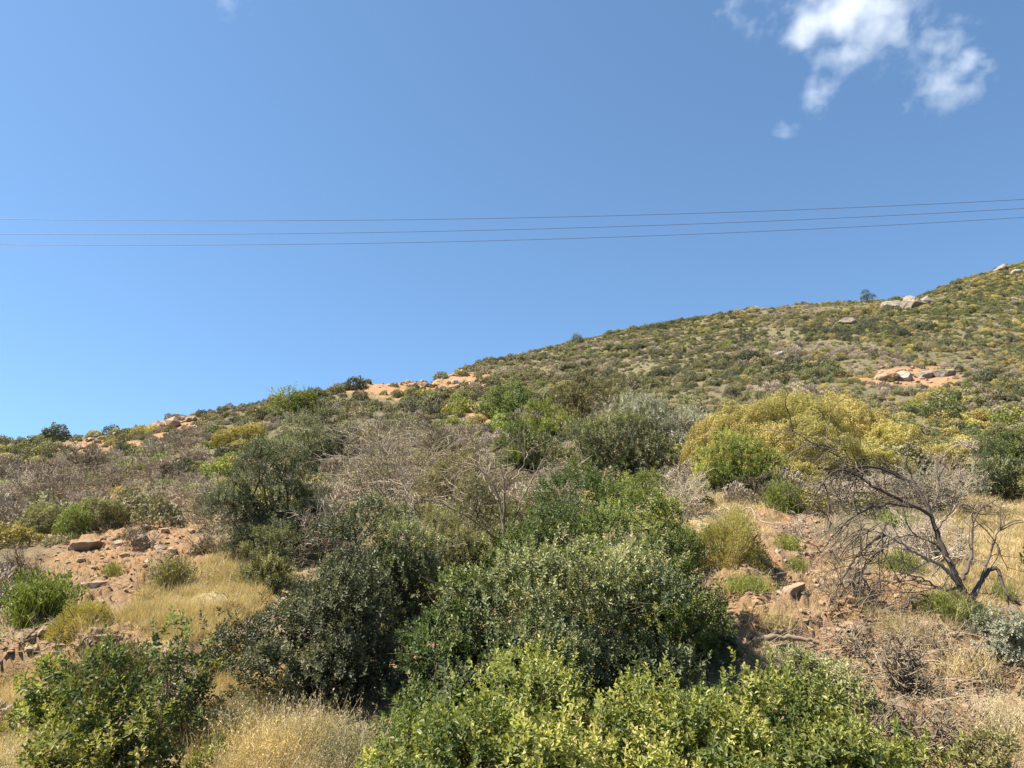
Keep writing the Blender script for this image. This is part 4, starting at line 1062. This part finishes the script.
iop = ng.nodes.new('GeometryNodeInstanceOnPoints'); ng.links.new(gi.outputs[0], iop.inputs['Points']); ng.links.new(jn.outputs[0], iop.inputs['Instance'])
iop.inputs['Pick Instance'].default_value = True
def named(nm, ty):
    q = ng.nodes.new('GeometryNodeInputNamedAttribute'); q.data_type = ty; q.inputs['Name'].default_value = nm; return q.outputs[0]
ng.links.new(named('pick', 'INT'), iop.inputs['Instance Index']); ng.links.new(named('size', 'FLOAT'), iop.inputs['Scale'])
cx = ng.nodes.new('ShaderNodeCombineXYZ'); ng.links.new(named('turn', 'FLOAT'), cx.inputs[2]); ng.links.new(cx.outputs[0], iop.inputs['Rotation'])
ng.links.new(iop.outputs[0], go.inputs[0])
md = scrub.modifiers.new('scatter', 'NODES'); md.node_group = ng

# small trees and big shrubs on the skyline
def far_tree(px, py, wpx, hpx, label, mat='dark', trunk=.4, name='small_tree'):
    x, y, w, h = dims(px, py, wpx, hpx)
    e = empty(name, label, 'tree', g3(x, y, .1))
    me, C, _ = foliage(w, h * (1 - trunk), w, M[mat], leaf=.16, rich=False, n_lobes=10, lobe=.6, dens=18, per=5, sprig=.25)
    c = part('crown', me, e); c.location = (0, 0, h * trunk)
    g = Geo(); tubes(g, grow(np.array([[0, 0, -.2]]), np.array([[.15, 0, 1.]]), h * (trunk + .35), 6, .06), np.linspace(.14, .05, 6)[None], .4, 6)
    part('trunk', g.mesh('trunk', M['bark'], True), e)
far_tree(868, 303, 13, 11, 'lone little tree on the far skyline left of the large outcrop', trunk=.28)
far_tree(997, 269, 12, 10, 'dark bush-like tree on the skyline between the top right boulders', trunk=.15)
far_tree(655, 333, 16, 10, 'low spreading tree on the far skyline above the centre of the hill', trunk=.1)
far_tree(577, 344, 13, 9, 'round dark tree on the far skyline left of the spreading tree', trunk=.15)

# ------------------------------------------------------------------ power lines
def wire(c0, b, c2, label, Yd):
    x = np.linspace(-1.6, 3.4, 120) * 512; u = x / 512
    py = c0 + b * u + c2 * u * u
    a, t = ray(x, py)
    P = np.stack([a * Yd, np.full_like(a, Yd), EYE + t * Yd], 1); org = P[40].copy()
    g = Geo(); tubes(g, (P - org)[None], np.full((1, len(P)), .0066), .2, 6)
    solo('power_line', g.mesh('power_line', wm, True), label, 'cable', tuple(org))
wm = bpy.data.materials.new('cable_metal'); t_, N_, L_ = nt(wm)
b_ = N_('ShaderNodeBsdfPrincipled'); b_.inputs['Base Color'].default_value = (.10, .10, .115, 1); b_.inputs['Roughness'].default_value = .55
nz = N_('ShaderNodeTexNoise'); nz.inputs['Scale'].default_value = 3; mr_ = N_('ShaderNodeMapRange'); mr_.inputs[3].default_value = .45; mr_.inputs[4].default_value = .7
L_(nz.outputs['Fac'], mr_.inputs[0]); L_(mr_.outputs[0], b_.inputs['Roughness'])
o_ = N_('ShaderNodeOutputMaterial'); L_(b_.outputs[0], o_.inputs[0])
wire(219, 7.8, -8.8, 'uppermost of the three thin power lines crossing the sky', 18.0)
wire(234, 4.0, -8.4, 'middle one of the three thin power lines crossing the sky', 18.4)
wire(244.5, 5.0, -9.3, 'lowest of the three thin power lines crossing the sky', 18.8)

# ------------------------------------------------------------------ clouds: volumes far beyond the hill
def cloud_mat(name, blobs, dens, scale, thr, soft, seed):
    """blobs: (x, y, z, radius, weight) in metres in the cloud's own space"""
    m = bpy.data.materials.new(name); t, N, Lk = nt(m)
    tc = N('ShaderNodeTexCoord')
    def math_(op, a, b=None, c=None, clamp=False):
        n = N('ShaderNodeMath', operation=op, use_clamp=clamp)
        for i, v in enumerate((a, b, c)):
            if v is None: continue
            if isinstance(v, (int, float)): n.inputs[i].default_value = v
            else: Lk(v, n.inputs[i])
        return n.outputs[0]
    mp = N('ShaderNodeVectorMath', operation='ADD'); Lk(tc.outputs['Object'], mp.inputs[0]); mp.inputs[1].default_value = (seed * 311., seed * 97., 0)
    n1 = N('ShaderNodeTexNoise'); n1.inputs['Scale'].default_value = scale; n1.inputs['Detail'].default_value = 7; n1.inputs['Roughness'].default_value = .62; n1.inputs['Distortion'].default_value = .15
    Lk(mp.outputs[0], n1.inputs['Vector'])
    field = None
    for (x, y, z, r, w) in blobs:
        v = N('ShaderNodeVectorMath', operation='DISTANCE'); Lk(tc.outputs['Object'], v.inputs[0]); v.inputs[1].default_value = (x, y, z)
        q = math_('MULTIPLY', math_('SUBTRACT', 1.0, math_('DIVIDE', v.outputs['Value'], r)), w)
        field = q if field is None else math_('SMOOTH_MAX', field, q, .15)
    s = math_('ADD', math_('MULTIPLY', math_('SUBTRACT', n1.outputs['Fac'], .5), 3.0), field)
    d = math_('MULTIPLY', math_('DIVIDE', math_('SUBTRACT', s, thr), soft, None, True), dens)
    edge = math_('MULTIPLY', math_('ADD', field, .9), 2.0, None, True)
    d = math_('MULTIPLY', d, edge)
    pv = N('ShaderNodeVolumePrincipled'); pv.inputs['Color'].default_value = (1, 1, 1, 1); pv.inputs['Anisotropy'].default_value = .25
    Lk(d, pv.inputs['Density'])
    o = N('ShaderNodeOutputMaterial'); Lk(pv.outputs[0], o.inputs['Volume'])
    return m
CY = 1400.0
def cloud(px, py, sx, sy, sz, blobs, label, dens, seed, scale=.0135, thr=.25, soft=.9):
    a, t = ray(px, py); c = Vector((float(a) * CY, CY, EYE + float(t) * CY))
    bm = bmesh.new(); bmesh.ops.create_icosphere(bm, subdivisions=3, radius=1)
    for v in bm.verts: v.co = (v.co.x * sx, v.co.y * sy, v.co.z * sz)
    me = bpy.data.meshes.new('cloud'); bm.to_mesh(me); bm.free()
    mpp = 1 / F * (CY * CP + (c.z - EYE) * SP)
    bl = [((bx_ - px) * mpp, 0, -(by_ - py) * mpp, r * mpp, w) for bx_, by_, r, w in blobs]
    me.materials.append(cloud_mat('cloud_vapour', bl, dens, scale, thr, soft, seed))
    o = solo('cloud', me, label, 'cloud', c)
    o.rotation_euler = (math.atan(float(t)), 0, 0)
    return o
cloud(845, 30, 300, 130, 240, [(845,12,58,1.1),(808,24,36,.8),(842,58,30,.85),(834,86,30,.95),(882,28,44,.8),(770,10,34,.5),(735,8,22,.3),(908,42,30,.5),(800,130,14,.6)],
      'bright white puffy cloud at the top right with a tail hanging below', .018, 3, soft=1.55)
cloud(948, 80, 170, 80, 130, [(950,80,36,.75),(965,65,30,.7),(925,88,24,.6),(955,98,20,.7),(935,50,30,.4)],
      'thin ragged white cloud wisp right of the puffy cloud', .017, 7, scale=.018, soft=1.2)

cloud(222, -6, 90, 40, 60, [(225,-4,20,.55),(250,-12,26,.5),(205,-8,16,.4)], 'faint small cloud wisp cut by the top edge, left of centre', .006, 12, scale=.02, soft=1.1)

# ------------------------------------------------------------------ light
SUN_AZ, SUN_EL = -100.0, 56.0
w = bpy.data.worlds.new('World'); scene.world = w; w.use_nodes = True
wt = w.node_tree; wt.nodes.clear()
sky = wt.nodes.new('ShaderNodeTexSky'); sky.sky_type = 'NISHITA'; sky.sun_disc = False
sky.sun_elevation = R(SUN_EL); sky.sun_rotation = R(SUN_AZ)
sky.air_density = .8; sky.dust_density = .25; sky.ozone_density = 4.2; sky.altitude = 500
tc_ = wt.nodes.new('ShaderNodeTexCoord'); va_ = wt.nodes.new('ShaderNodeVectorMath'); va_.operation = 'ADD'; va_.inputs[1].default_value = (0, 0, .15)
nm_ = wt.nodes.new('ShaderNodeVectorMath'); nm_.operation = 'NORMALIZE'
wt.links.new(tc_.outputs['Generated'], va_.inputs[0]); wt.links.new(va_.outputs[0], nm_.inputs[0]); wt.links.new(nm_.outputs[0], sky.inputs['Vector'])
bg = wt.nodes.new('ShaderNodeBackground'); bg.inputs['Strength'].default_value = .1
wo = wt.nodes.new('ShaderNodeOutputWorld')
wb = wt.nodes.new('ShaderNodeMix'); wb.data_type = 'RGBA'; wb.blend_type = 'MULTIPLY'; wb.inputs[0].default_value = 1.0; wb.inputs[7].default_value = (.95, 1.045, .97, 1)
wt.links.new(sky.outputs[0], wb.inputs[6]); wt.links.new(wb.outputs[2], bg.inputs['Color']); wt.links.new(bg.outputs[0], wo.inputs['Surface'])
sl = bpy.data.lights.new('sun', 'SUN'); sl.energy = 5.0; sl.angle = R(.53); sl.color = (1, .94, .82)
so = bpy.data.objects.new('sun', sl); COL.objects.link(so)
sd = Vector((math.sin(R(SUN_AZ)) * math.cos(R(SUN_EL)), math.cos(R(SUN_AZ)) * math.cos(R(SUN_EL)), math.sin(R(SUN_EL))))
so.rotation_euler = sd.to_track_quat('Z', 'Y').to_euler()
so.location = (-20, 10, 40)

vs = scene.view_settings
vs.view_transform = 'Standard'; vs.look = 'None'; vs.exposure = 1.42; vs.gamma = 1.0; vs.use_curve_mapping = False
cy = scene.cycles
cy.max_bounces = 6; cy.diffuse_bounces = 3; cy.glossy_bounces = 2; cy.transmission_bounces = 4; cy.transparent_max_bounces = 4; cy.volume_bounces = 3
cy.volume_step_rate = 1.0; cy.volume_max_steps = 128
cy.use_denoising = DENOISE
if DENOISE: cy.denoiser = 'OPENIMAGEDENOISE'; cy.denoising_input_passes = 'RGB_ALBEDO_NORMAL'; cy.denoising_prefilter = 'ACCURATE'
cy.sample_clamp_indirect = 4
